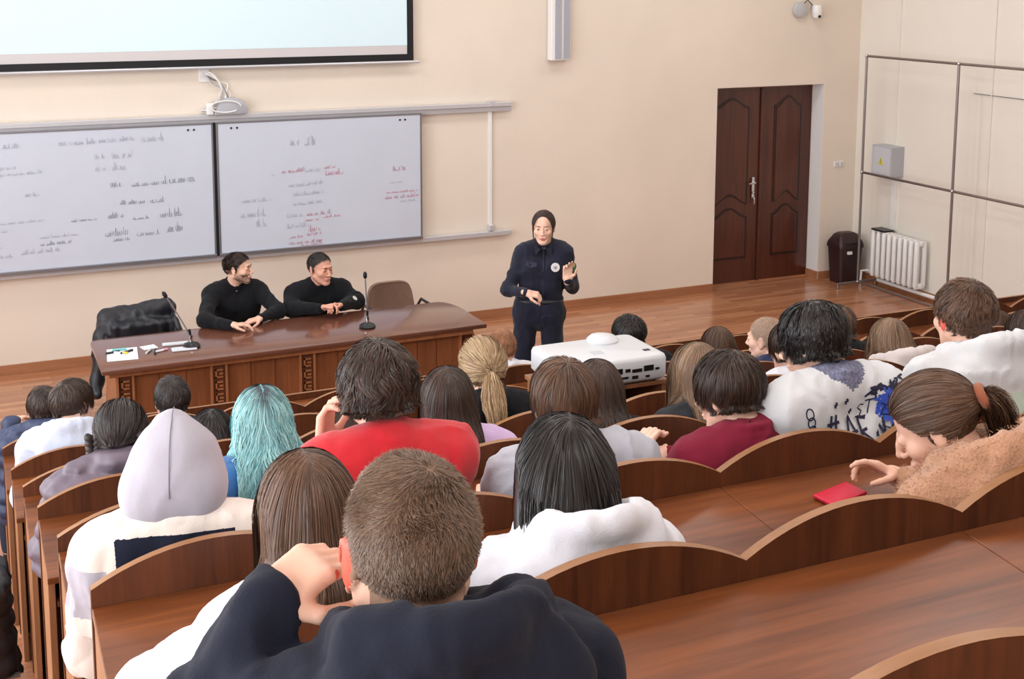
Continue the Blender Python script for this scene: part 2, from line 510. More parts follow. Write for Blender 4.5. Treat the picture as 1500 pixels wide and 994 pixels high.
writing(wb1, [(.35, 1.93, .12, .05), (.78, 1.93, .1, .04), (.9, 1.93, .5, .04), (1.45, 1.93, .18, .05), (1.06, 1.8, .1, .03), (1.2, 1.8, .16, .05), (1.06, 1.7, .08, .03), (1.2, 1.7, .12, .05),
              (.22, 1.75, .22, .03), (.3, 1.7, .35, .03), (.5, 1.52, .12, .03), (.3, 1.3, .35, .02), (.6, 1.16, .3, .02), (.2, 1.23, .15, .02), (.15, 1.1, .16, .02), (.2, 1.02, .18, .02), (.45, 1.04, .3, .03)], M_ink, lw=.003)
writing(wb1, [(1.18, 1.56, .08, .05), (1.35, 1.55, .22, .03), (1.6, 1.56, .28, .05), (1.25, 1.4, .22, .03), (1.5, 1.4, .14, .04), (.85, 1.28, .2, .02), (1.15, 1.29, .12, .04), (1.35, 1.26, .16, .02), (1.58, 1.27, .2, .05),
              (1.12, 1.14, .18, .05), (1.18, 1.09, .14, .03), (1.38, 1.12, .18, .03), (1.62, 1.14, .14, .06), (.6, 1.1, .24, .03)], M_inkd, lw=.0035)
writing(wb2, [(2.72, 1.83, .08, .06), (2.85, 1.83, .1, .08), (2.55, 1.56, .03, .02), (2.85, 1.58, .14, .03), (2.7, 1.45, .32, .03), (2.74, 1.37, .28, .03), (2.74, 1.28, .26, .03), (2.28, 1.34, .26, .03),
              (2.27, 1.21, .22, .05), (2.4, 1.12, .1, .05), (2.68, 1.18, .14, .04), (2.68, 1.08, .2, .03), (3.66, 1.42, .12, .02), (3.75, 1.24, .16, .02)], M_ink, lw=.003)
writing(wb2, [(2.64, 1.58, .2, .03), (3.03, 1.6, .1, .03), (3.04, 1.54, .16, .04), (2.86, 1.18, .22, .03), (3.02, 1.15, .15, .02), (2.85, 1.13, .12, .02), (2.7, .985, .12, .02), (2.86, 1.0, .13, .03), (2.7, .93, .3, .03),
              (2.8, .905, .2, .02), (3.68, 1.54, .14, .04), (3.62, 1.33, .3, .02), (3.6, 1.28, .33, .03), (2.88, 1.04, .1, .04)], M_inkr, lw=.0042)

# tangled cables and adapter on the rail
t = thing('cable_bundle', (2.2, WY - .05, 2.12), 'grey adapter wrapped in loose white cables on top of the whiteboard rail', 'cables')
MB().prism([(2.06, 2.12), (2.34, 2.12), (2.36, 2.16), (2.33, 2.22), (2.26, 2.26), (2.17, 2.265), (2.1, 2.2)], 'Y', WY - .12, WY - .03).build('adapter', [M_grey], t, bevel=.008, smooth=True)
MB().box(2.005, 2.06, WY - .1, WY - .03, 2.12, 2.22).build('plug', [M_whitep], t, bevel=.008)
MB().box(1.96, 2.05, WY - .012, WY, 2.4, 2.53).build('wall_plate', [M_whitep], t, bevel=.003)
for i, (amp, dx, mm) in enumerate(((.05, 0, M_whitep), (.07, .03, M_whitep), (.035, -.02, M_alu), (.06, .05, M_whitep), (.05, .02, M_alud))):
    pts = []
    for k in range(25):
        u = k / 24
        x = 2.0 + dx + .16 * math.sin(u * PI) + amp * math.sin(u * 9 + i * 2) * u
        pts.append((x, WY - .05 - .03 * math.sin(u * 7 + i), 2.47 - .32 * u + .02 * math.sin(u * 12 + i)))
    MB().tube(pts, .006, 8).build('cable', [mm], t, smooth=True)
pts = [(2.1 + .13 * math.cos(a) + .06, WY - .125, 2.19 + .05 * math.sin(a)) for a in [2 * PI * k / 24 for k in range(22)]]
MB().tube(pts, .006, 8).build('cable', [M_whitep], t, smooth=True)

# column loudspeaker
t = thing('column_speaker', (5.41, WY, 2.5), 'tall narrow white column loudspeaker with grey grilles, high on the peach wall', 'speaker')
MB().box(5.3, 5.42, WY - .1, WY - .01, 2.5, 3.7).build('housing', [M_whitep], t, bevel=.01)
MB().box(5.425, 5.52, WY - .08, WY - .01, 2.5, 3.7).build('housing', [M_whitep], t, bevel=.01)
M_gr = mat('grille_grey', (170, 174, 186), .5, noise=.08, nscale=90)
MB().box(5.34, 5.408, WY - .106, WY - .098, 2.515, 3.68).build('grille', [M_gr], t)
MB().box(5.445, 5.51, WY - .086, WY - .078, 2.515, 3.68).build('grille', [M_gr], t)

# security camera with round back box
t = thing('security_camera', (8.3, WY, 2.9), 'small white dome security camera beside a round junction box near the ceiling corner', 'camera')
MB().lathe([(.0, 0), (.08, .0), (.085, .03), (.075, .055), (.03, .07), (0, .072)], (8.26, WY - .002, 2.955), 24, axis=(0, -1, 0)).build('junction_box', [M_glass], t, smooth=True)
MB().lathe([(.03, .09), (.05, .08), (.055, .02), (.05, -.02), (.035, -.05), (.01, -.06)], (8.45, WY - .07, 2.92), 20).build('camera_body', [M_whitep], t, smooth=True)
MB().box(8.42, 8.48, WY - .07, WY, 2.95, 3.0).build('bracket', [M_grey], t, bevel=.005)
MB().sphere((8.45, WY - .115, 2.885), .017, 12).build('lens', [M_black], t, smooth=True)
MB().tube([(8.32, WY - .02, 3.02), (8.36, WY - .02, 3.06), (8.42, WY - .03, 3.0)], .005, 8).build('cable', [M_black], t, smooth=True)

# light switches
t = thing('light_switch', (8.85, WY, 1.27), 'small double white light switch on the wall between the door and the corner', 'switch')
for x in (8.8, 8.87):
    f = MB().box(x, x + .062, WY - .014, WY - .001, 1.24, 1.302).build('plate', [M_whitep], t, bevel=.003)
    MB().box(x + .015, x + .047, WY - .019, WY - .013, 1.252, 1.29).build('rocker', [M_white], f, bevel=.002)

# ================================================================== double door
def door_leaf(x0, x1, pan_x0, pan_x1, handle=None):
    y = WY + .2
    t = MB().box(x0, x1, y, y + .04, .012, DZ - .03).build('door_1' if handle else 'door_2', [M_door])
    tag(t, 'left leaf of the dark brown double door, with the handle' if handle else 'right leaf of the dark brown double door, without a handle', kind='structure')
    def arch(z, h, n=18, inv=False):
        out = []
        for i in range(n + 1):
            u = i / n
            s = .5 - .5 * math.cos(2 * PI * u)
            out.append((pan_x0 + (pan_x1 - pan_x0) * u, z + h * s))
        return out
    def panel(bottom, topz, ha, hb):
        top = arch(topz, ha)[::-1]
        bot = arch(bottom, hb)
        poly = bot + top
        # groove frame and raised field
        cx = (pan_x0 + pan_x1) / 2; cz = sum(p[1] for p in poly) / len(poly)
        MB().prism(poly, 'Y', y - .004, y + .002).build('panel_groove', [M_doord], t)
        def inset(d):
            return [(cx + (p[0] - cx) * (1 - 2 * d / (pan_x1 - pan_x0)), p[1] + (d if p in bot else -d)) for p in poly]
        MB().prism(inset(.025), 'Y', y - .012, y).build('panel_field', [M_door], t, bevel=.006)
    panel(.86, 1.93, .1, .1)
    panel(.27, .74, .1, 0)
    return t, y
d1, dy = door_leaf(DX0 + .004, 7.98, DX0 + .09, 7.82, True)
d2, dy = door_leaf(7.99, DX1 - .006, 8.14, 8.5)
MB().box(7.955, 7.985, dy - .02, dy - .001, .01, DZ - .04).build('astragal', [M_door], d1, bevel=.006)
h = MB().box(7.86, 7.9, dy - .02, dy - .002, .93, 1.16).build('handle_plate', [M_chrome], d1, bevel=.006)
MB().tube([(7.88, dy - .02, 1.1), (7.88, dy - .06, 1.1), (7.8, dy - .06, 1.095)], .009, 10).build('lever', [M_chrome], d1, smooth=True)
MB().sphere((7.88, dy - .03, .99), .014, 12).build('lock_cylinder', [M_chrome], d1, smooth=True)
MB().sphere((7.89, dy - .035, .9), (.01, .006, .045), 12).build('keys', [M_chrome], d1, smooth=True)
struct('trim_3', MB().box(DX0, DX1, WY + .195, WY + .24, DZ - .032, DZ).box(DX0, DX1, WY + .19, WY + .26, 0, .012), [M_base])

# ================================================================== corner objects
# waste bin
t = thing('waste_bin', (8.86, 10.6, 0), 'dark brown plastic waste bin with a flap lid, in the corner by the radiator', 'bin')
def rrect(cx, cy, hx, hy, r, z, n=6):
    out = []
    for qx, qy, a0 in ((1, 1, 0), (-1, 1, PI / 2), (-1, -1, PI), (1, -1, 1.5 * PI)):
        for i in range(n + 1):
            a = a0 + PI / 2 * i / n
            out.append((cx + qx * (hx - r) + r * math.cos(a), cy + qy * (hy - r) + r * math.sin(a), z))
    return out
def loft(mb, rings, m=0):
    n = len(rings[0]); vs = [p for rg in rings for p in rg]; fs = []
    for i in range(len(rings) - 1):
        for k in range(n):
            fs.append((i * n + k, i * n + (k + 1) % n, (i + 1) * n + (k + 1) % n, (i + 1) * n + k))
    fs.append(tuple(range(n))[::-1]); fs.append(tuple((len(rings) - 1) * n + k for k in range(n)))
    mb.add(vs, fs, m)
    return mb
bx, by = 8.84, 10.62
loft(MB(), [rrect(bx, by, .125, .1, .03, 0), rrect(bx, by, .155, .125, .04, .4)]).build('body', [M_brownp], t, smooth=True)
loft(MB(), [rrect(bx, by, .163, .133, .04, .39), rrect(bx, by, .163, .133, .04, .42), rrect(bx, by, .16, .12, .04, .45), rrect(bx, by, .12, .07, .03, .53), rrect(bx, by, .08, .05, .02, .55)]).build('lid', [M_brownp], t, smooth=True)
MB().box(bx - .09, bx + .07, by - .128, by - .118, .41, .45).build('flap', [M_black], t, bevel=.004)
MB().box(bx - .07, bx - .02, by - .147, by - .12, .33, .36).build('sticker', [M_whitep], t)

# radiator
t = thing('radiator', (8.99, 9.95, .1), 'white cast iron ribbed radiator on the cream wall beside the bin', 'radiator')
y = 9.6
for i in range(9):
    yy = 9.63 + i * .081
    m = MB()
    for xx in (8.93, 9.03):
        m.tube([(xx, yy, .13), (xx, yy, .16), (xx, yy, .6), (xx, yy, .63)], [.014, .026, .026, .014], 10)
    m.box(8.92, 9.04, yy - .018, yy + .018, .13, .185); m.box(8.92, 9.04, yy - .018, yy + .018, .575, .63)
    m.build('rib', [M_whitep], t, bevel=.004, smooth=True)
MB().tube([(8.98, 9.6, .155), (8.98, 10.33, .155)], .022, 10).tube([(8.98, 9.6, .605), (8.98, 10.33, .605)], .022, 10).build('hub', [M_whitep], t, smooth=True)
MB().tube([(8.98, 10.3, .155), (8.98, 10.42, .155), (8.95, 10.47, .14), (8.95, 10.48, .02), (8.95, 10.48, 0)], .014, 10).build('supply_pipe', [M_whitep], t, smooth=True)
MB().box(8.91, 9.05, 10.1, 10.3, .632, .65).build('tray', [M_black], t, bevel=.004)
t = tag(MB().tube([(9.03, 7.4, .07), (9.03, 10.3, .07)], .02, 10).build('heating_pipe', [M_whitep], None, smooth=True), 'white heating pipe running along the cream wall below the radiator', 'pipe')

# electrical box
t = thing('electrical_box', (9.05, 10.2, 1.2), 'grey wall box with a yellow warning triangle above the radiator', 'electrical box')
MB().box(8.93, WX, 10.06, 10.36, 1.22, 1.54).build('housing', [M_grey], t, bevel=.006)
MB().box(8.922, 8.932, 10.075, 10.345, 1.235, 1.525).build('door', [mat('box_door', (206, 208, 216), .35)], t, bevel=.003)
MB().prism([(10.17, 1.345), (10.25, 1.345), (10.21, 1.42)], 'X', 8.9185, 8.922).build('warning_triangle', [mat('warning_yellow', (222, 208, 60), .5)], t)
MB().ribbon([(8.918, 10.215, 1.41), (8.918, 10.205, 1.385), (8.918, 10.214, 1.382), (8.918, 10.207, 1.355)], (1, 0, 0), .006).build('lightning_mark', [M_black], t)
t = tag(MB().box(9.068, WX, 10.14, 10.2, .63, 1.22).build('cable_duct', [M_whitep], None, bevel=.003), 'white cable duct running down from the grey wall box to the radiator', 'cable duct')
tag(MB().box(9.085, WX, 10.19, 10.205, 1.54, CZ).build('wall_conduit', [M_wallr], None), 'thin cream conduit rising up the wall from the grey wall box', 'conduit')
tag(MB().box(9.085, WX, 8.9, 8.915, .09, CZ).build('wall_conduit', [M_wallr], None), 'thin cream conduit on the wall seen through the second bay of the pipe frame', 'conduit')
tag(MB().tube([(9.09, 9.14, 2.18), (9.09, 8.4, 2.175)], .004, 6).build('wall_wire', [M_alud], None), 'short thin grey wire along the cream wall in the upper part of the pipe frame', 'wire')

# free-standing pipe frame (banner stand)
t = thing('pipe_frame', (8.8, 9.0, 0), 'free-standing grey steel pipe frame without its banner, before the cream wall', 'frame')
PX = 8.8
def pipe(a, b, nm='tube'):
    MB().tube([a, b], .0135, 10).build(nm, [M_steel], t, smooth=True)
for yy in (10.35, 9.05, 7.75):
    pipe((PX, yy, .06), (PX, yy, 2.48), 'upright')
    pipe((PX - .26, yy, .06), (PX + .24, yy, .06), 'foot')
    for xx in (PX - .26, PX + .24):
        pipe((xx, yy, .0), (xx, yy, .07), 'foot_peg')
    for z in (.06, 1.25, 2.48):
        MB().sphere((PX, yy, z), .02, 10).build('joint', [M_chrome], t, smooth=True)
for z in (.06, 1.25, 2.48):
    pipe((PX, 10.35, z), (PX, 9.05, z), 'crossbar'); pipe((PX, 9.05, z), (PX, 7.75, z), 'crossbar')

# ================================================================== officers' desk
t = thing('presidium_desk', (2.16, 8.5, 0), 'long brown desk with carved pilasters where the two seated men lean', 'desk')
x0, x1, y0, y1 = .79, 3.53, 8.15, 8.92
poly = [(x0, y0), (x1, y0 + .03)]
for i in range(9):
    a = PI / 2 * i / 8; poly.append((x1 - .12 + .12 * math.cos(a), y1 - .3 + .3 * math.sin(a)))
for i in range(5):
    a = PI / 2 + PI / 2 * i / 4; poly.append((x0 + .07 + .07 * math.cos(a), y1 - .07 + .07 * math.sin(a)))
MB().prism(poly, 'Z', .728, .76).build('desktop', [M_dtop, M_dtrim], t, bevel=.007, smooth=True)
MB().box(x0 + .05, x1 - .1, y0 + .05, y1 - .05, .69, .728).build('apron', [M_dtrim], t, bevel=.003)
MB().box(.9, 3.43, 8.245, 8.27, .03, .69).build('front_panel', [M_dfront], t)
for xx in (1.16, 1.34, 1.78, 1.95, 2.4, 2.6, 2.75, 3.0, 3.15):
    MB().box(xx, xx + .006, 8.2435, 8.246, .04, .69).build('panel_joint', [M_ddark], t)
for px_ in (.893, 1.51, 2.127, 2.72, 3.335):
    p = MB().box(px_, px_ + .1, 8.225, 8.25, .03, .69).build('pilaster', [M_ddark], t, bevel=.002)
    MB().box(px_ - .008, px_ + .008, 8.213, 8.25, .03, .69).box(px_ + .092, px_ + .108, 8.213, 8.25, .03, .69).build('pilaster_moulding', [M_dtrim], p, bevel=.003)
    m = MB()
    for k in range(7):
        z = .08 + k * .086
        m.box(px_ + .024, px_ + .076, 8.217, 8.226, z, z + .01); m.box(px_ + .024, px_ + .034, 8.217, 8.226, z, z + .06)
        m.box(px_ + .024, px_ + .076, 8.217, 8.226, z + .05, z + .06); m.box(px_ + .05, px_ + .076, 8.217, 8.226, z + .022, z + .034)
    m.build('meander_carving', [M_dtrim], p)
for xx in (.885, 3.42):
    MB().box(xx, xx + .025, 8.225, 8.86, .0, .69).build('side_panel', [M_dtrim], t, bevel=.002)
MB().box(.88, 3.45, 8.23, 8.28, 0, .035).build('plinth', [M_ddark], t, bevel=.002)

# gooseneck microphones
def mic(cx, cy, lean, label):
    z = .76
    t = thing('gooseneck_microphone', (cx, cy, z), label, 'microphone', 'gooseneck microphones')
    MB().lathe([(0, 0), (.058, 0), (.062, .012), (.05, .028), (.02, .04), (0, .042)], (cx, cy, z), 24).build('base', [M_black], t, smooth=True)
    MB().lathe([(.012, 0), (.015, .03), (.012, .05), (.0, .052)], (cx, cy + .0, z + .04), 14).build('socket', [M_chrome], t, smooth=True)
    pts = [(cx, cy, z + .06)]
    for i in range(1, 13):
        u = i / 12
        pts.append((cx + lean * u ** 1.15, cy, z + .06 + .31 * u))
    MB().tube(pts, .0048, 8).build('gooseneck', [M_alud], t, smooth=True)
    MB().tube([pts[0], (cx + lean * .07, cy, z + .13)], .009, 10).build('collar', [M_black], t, smooth=True)
    d = Vector(pts[-1]) - Vector(pts[-2]); d.normalize(); e = Vector(pts[-1])
    MB().tube([e, e + d * .008, e + d * .035, e + d * .05], [.008, .014, .015, .006], 12).build('capsule', [M_blackm], t, smooth=True)
    return t
mic(1.42, 8.46, -.155, 'tall thin gooseneck microphone tilted to the left, before the man turned sideways')
mic(2.69, 8.44, -.012, 'tall thin upright gooseneck microphone, before the man with clasped hands')

# papers and small things on the desk
M_paper = mat('paper', (246, 246, 250), .8)
def sheet(x0, x1, y0, y1, z, rz, label, nm='paper_sheet', cat='paper', mt=None, th=.002):
    o = MB().box(x0, x1, y0, y1, z, z + th, R=RZ(rz)).build(nm, [mt or M_paper])
    return tag(o, label, cat)
sheet(.86, 1.06, 8.34, 8.62, .761, -.1, 'white paper sheet at the left end of the long desk, under the markers')
sheet(1.1, 1.2, 8.53, 8.62, .761, .2, 'small white card beside the paper sheet on the long desk', 'card')
o = thing('remote_control', (1.3, 8.52, .761), 'white remote control lying left of the tilted microphone', 'remote control')
MB().box(1.24, 1.42, 8.54, 8.585, .761, .778, R=RZ(-.08)).build('body', [M_white], o, bevel=.006)
o = thing('phone', (1.36, 8.42, .761), 'white phone lying at the foot of the tilted microphone', 'phone')
MB().box(1.28, 1.45, 8.385, 8.46, .761, .773, R=RZ(-.05)).build('body', [M_white], o, bevel=.006)
MB().box(1.29, 1.44, 8.391, 8.454, .7725, .7745, R=RZ(-.05), c=(1.365, 8.4225, .77)).build('screen', [mat('phone_glass', (214, 218, 226), .1)], o)
for i, (x, y_, a, rgb, nm) in enumerate(((.9, 8.52, .2, (30, 32, 36), 'black'), (.95, 8.49, -.5, (226, 180, 60), 'yellow'), (.99, 8.5, .5, (40, 44, 60), 'dark blue'), (.95, 8.57, -.1, (110, 190, 190), 'teal'),
                                  (1.13, 8.46, 1.1, (30, 90, 70), 'green'), (1.17, 8.43, 1.4, (30, 32, 52), 'navy'), (1.21, 8.44, .4, (176, 30, 50), 'red'))):
    z = .7635 if i < 4 else .7605
    t = thing('marker_pen', (x, y_, z), '%s marker pen lying %s' % (nm, 'on the white paper sheet of the long desk' if i < 4 else 'between the paper sheet and the tilted microphone'), 'marker')
    d = Vector((math.cos(a), math.sin(a), 0)); c = Vector((x, y_, z + .008))
    MB().tube([c - d * .045, c + d * .02], .0075, 10).build('barrel', [mat('marker_barrel', (230, 230, 232), .4) if i in (1, 6) else mat('marker_' + nm.replace(' ', '_'), rgb, .4)], t, smooth=True)
    MB().tube([c + d * .02, c + d * .05], .0085, 10).build('cap', [mat('marker_' + nm.replace(' ', '_'), rgb, .4)], t, smooth=True)

# brown upholstered chair behind the desk, and the same chair under a jacket
M_uph = mat('brown_upholstery', (132, 104, 88), .8, noise=.06, nscale=30, bump=.2, bscale=300)
def office_chair(cx, cy, rz, label):
    t = thing('office_chair', (cx, cy, 0), label, 'chair', 'office chairs behind the long desk')
    def P(x, y, z): return Vector((cx, cy, 0)) + RZ(rz) @ Vector((x, y, z))
    # back rest (sitter faces -y); rounded trapezoid, gently curved
    m = MB(); rings = []
    N = 24
    for side in (0, 1):
        pass
    prof = []
    for i in range(48):
        a = 2 * PI * i / 48
        ca, sa = math.cos(a), math.sin(a)
        x = .205 * math.copysign(abs(ca) ** .45, ca); z = .62 + .17 * math.copysign(abs(sa) ** .5, sa)
        x *= 1 - .1 * (z - .62) / .17
        prof.append((x, z))
    rings = []
    for dy, s in ((-.02, .9), (-.028, .97), (-.0, 1.0), (.02, .97), (.026, .9)):
        rings.append([P(p[0] * s, .2 + dy + .25 * (p[0] ** 2) * -1 + .12 * (p[1] - .62), .62 + (p[1] - .62) * s) for p in prof])
    loft(m, [[tuple(q) for q in rg] for rg in rings]).build('backrest', [M_uph], t, smooth=True, angle=60)
    m = MB(); rings = []
    for z, s in ((.42, .94), (.425, 1), (.47, 1), (.485, .93)):
        rings.append([tuple(P(.22 * s * math.copysign(abs(math.cos(a)) ** .5, math.cos(a)), .21 * s * math.copysign(abs(math.sin(a)) ** .5, math.sin(a)), z)) for a in [2 * PI * k / 36 for k in range(36)]])
    loft(m, rings).build('seat', [M_uph], t, smooth=True, angle=60)
    for sx in (-1, 1):
        MB().tube([P(sx * .235, .2, .46), P(sx * .245, .2, .56), P(sx * .25, .12, .635), P(sx * .25, -.08, .64), P(sx * .25, -.17, .6), P(sx * .25, -.19, .02)], .012, 10).build('armrest', [M_black], t, smooth=True)
        MB().tube([P(sx * .22, .2, .5), P(sx * .23, .24, .02)], .012, 10).build('leg', [M_black], t, smooth=True)
        MB().tube([P(sx * .15, .18, .44), P(sx * .15, .24, .55)], .01, 8).build('back_bar', [M_black], t, smooth=True)
    return t
office_chair(3.25, 9.38, .0, 'empty brown upholstered chair at the right end of the long desk')
office_chair(1.2, 9.4, .0, 'chair hidden under the black jacket at the left end of the long desk')

# projector on its wooden stand
t = thing('projector_stand', (2.62, 5.0, 1.25), 'open wooden box stand carrying the white projector among the benches', 'stand')
SX0, SX1, SY0, SY1, SZ0, SZ1 = 2.37, 2.93, 4.72, 5.02, 1.235, 1.475
M_sw = wood('stand_wood', (118, 74, 48), (160, 108, 72), 'Z', .4, 1)
MB().box(SX0 - .01, SX1 + .01, SY0 - .01, SY1 + .01, SZ1 - .02, SZ1).build('top', [M_sw], t, bevel=.002)
MB().box(SX0, SX0 + .02, SY0, SY1, SZ0, SZ1 - .02).build('side_panel', [M_sw], t, bevel=.002)
MB().box(SX1 - .02, SX1, SY0, SY1, SZ0, SZ1 - .02).build('side_panel', [M_sw], t, bevel=.002)
MB().box(SX0 + .02, SX1 - .02, SY1 - .015, SY1, SZ0, SZ1 - .02).build('back_panel', [M_back], t, bevel=.002)
MB().box(SX0 + .02, SX1 - .02, SY0, SY1 - .015, SZ0 + .005, SZ0 + .022).build('bottom', [M_sw], t, bevel=.002)
t = thing('projector', (2.66, 4.86, SZ1), 'white video projector on the wooden stand, below the standing policewoman', 'projector')
pz = SZ1 + .015; px0, px1, py0, py1, ph = 2.39, 2.92, 4.68, 5.05, .115
loft(MB(), [rrect((px0 + px1) / 2, (py0 + py1) / 2, (px1 - px0) / 2 - .012, (py1 - py0) / 2 - .012, .03, pz), rrect((px0 + px1) / 2, (py0 + py1) / 2, (px1 - px0) / 2, (py1 - py0) / 2, .035, pz + .015),
            rrect((px0 + px1) / 2, (py0 + py1) / 2, (px1 - px0) / 2, (py1 - py0) / 2, .035, pz + ph - .02), rrect((px0 + px1) / 2, (py0 + py1) / 2, (px1 - px0) / 2 - .006, (py1 - py0) / 2 - .006, .032, pz + ph - .005),
            rrect((px0 + px1) / 2, (py0 + py1) / 2, (px1 - px0) / 2 - .02, (py1 - py0) / 2 - .02, .03, pz + ph)]).build('body', [M_white], t, smooth=True, angle=60)
MB().lathe([(.075, 0), (.075, .02), (.06, .035), (.02, .042), (0, .043)], (2.74, 4.98, pz + ph - .012), 28).build('lens_housing', [M_white], t, smooth=True)
MB().lathe([(0, 0), (.045, 0), (.045, .03), (.0, .031)], (2.74, 5.04, pz + .055), 24, axis=(0, 1, 0)).build('lens', [M_black], t, smooth=True)
m = MB()
for (a, b, c_, d) in ((.0, .03, .05, .075), (.045, .07, .055, .07), (.08, .13, .05, .065), (.01, .06, .025, .035), (.08, .11, .02, .035), (.14, .19, .05, .075), (.15, .17, .02, .03), (.2, .22, .05, .06)):
    m.box(px1 - .27 + a, px1 - .27 + b, py0 - .003, py0 + .002, pz + c_, pz + d)
m.build('port', [M_black], t)
m = MB()
for i in range(5): m.box(2.6 + i * .012, 2.606 + i * .012, 4.8, 4.85, pz + ph - .0005, pz + ph + .001)
m.build('vent', [M_grey], t)
MB().box(2.84, 2.87, 4.76, 4.78, pz + ph - .001, pz + ph + .003).build('button', [M_black], t)
for xx in (px0 + .05, px1 - .05):
    MB().tube([(xx, py0 + .05, SZ1), (xx, py0 + .05, pz + .003)], .012, 10).tube([(xx, py1 - .05, SZ1), (xx, py1 - .05, pz + .003)], .012, 10).build('foot', [M_black], t, smooth=True)

# ================================================================== lights
def area(name, loc, rot, sx, sy, power, color=(1, 1, 1)):
    l = bpy.data.lights.new(name, 'AREA'); l.shape = 'RECTANGLE'; l.size = sx; l.size_y = sy; l.energy = power; l.color = color
    o = bpy.data.objects.new(name, l); o.location = loc; o.rotation_euler = rot; COL.objects.link(o)
    return o
for i, (a, b) in enumerate(WINS):
    z0 = 1.9 if a < 3 else 1.1
    area('window_daylight', (LX - .1, (a + b) / 2, (z0 + 4.3) / 2), (0, -PI / 2, 0), 4.3 - z0, b - a, (28 if a > 8 else 80) * (b - a) * (4.3 - z0) / 4.5, (.975, .99, 1.02))
w = bpy.data.worlds.new('sky'); SC.world = w; w.use_nodes = True
w.node_tree.nodes['Background'].inputs['Color'].default_value = (.9, .95, 1, 1); w.node_tree.nodes['Background'].inputs['Strength'].default_value = 1.2
M_tube = mat('fill_diffuser', (250, 250, 250), .5, emit=(255, 250, 242), estr=1.6)
for yy in (.5, 3.5, 6.5, 9.3):  # lamps on the unseen ceiling, added to light the hall
    for xx in (1.6, 4.2, 6.8):
        t = thing('fill_lamp', (xx, yy, CZ), 'flat unseen ceiling panel added to light the hall', 'lamp', 'added ceiling lights')
        MB().box(xx - .62, xx + .62, yy - .32, yy + .32, CZ - .05, CZ).build('housing', [M_whitep], t)
        MB().box(xx - .58, xx + .58, yy - .28, yy + .28, CZ - .056, CZ - .05).build('diffuser', [M_tube], t)
        area('fill_light', (xx, yy, CZ - .07), (0, 0, 0), 1.15, .55, 20, (1.0, .975, .95))
# ================================================================== body modelling engine: signed distance fields -> smooth meshes
f32 = np.float32
_T = np.random.default_rng(5).random((32, 32, 32)).astype(f32)
def vnoise(P, s, off=0.0):
    q = P / s + off; i = np.floor(q).astype(np.int64); f = (q - i).astype(f32); f = f * f * (3 - 2 * f)
    i &= 31; j = (i + 1) & 31
    x0, y0, z0 = i[:, 0], i[:, 1], i[:, 2]; x1, y1, z1 = j[:, 0], j[:, 1], j[:, 2]
    fx, fy, fz = f[:, 0], f[:, 1], f[:, 2]
    a = _T[x0, y0, z0] * (1 - fx) + _T[x1, y0, z0] * fx; b = _T[x0, y1, z0] * (1 - fx) + _T[x1, y1, z0] * fx
    c = _T[x0, y0, z1] * (1 - fx) + _T[x1, y0, z1] * fx; d = _T[x0, y1, z1] * (1 - fx) + _T[x1, y1, z1] * fx
    return ((a * (1 - fy) + b * fy) * (1 - fz) + (c * (1 - fy) + d * fy) * fz) * 2 - 1

def A(v): return np.array(v, dtype=np.float64)
I3 = np.eye(3)
def rotm(yaw=0, pitch=0, roll=0):
    """columns = local right, forward, up. yaw>0 turns left, pitch>0 looks down, roll>0 tilts towards the right shoulder"""
    return np.array(Matrix.Rotation(yaw, 3, 'Z') @ Matrix.Rotation(-pitch, 3, 'X') @ Matrix.Rotation(roll, 3, 'Y'))

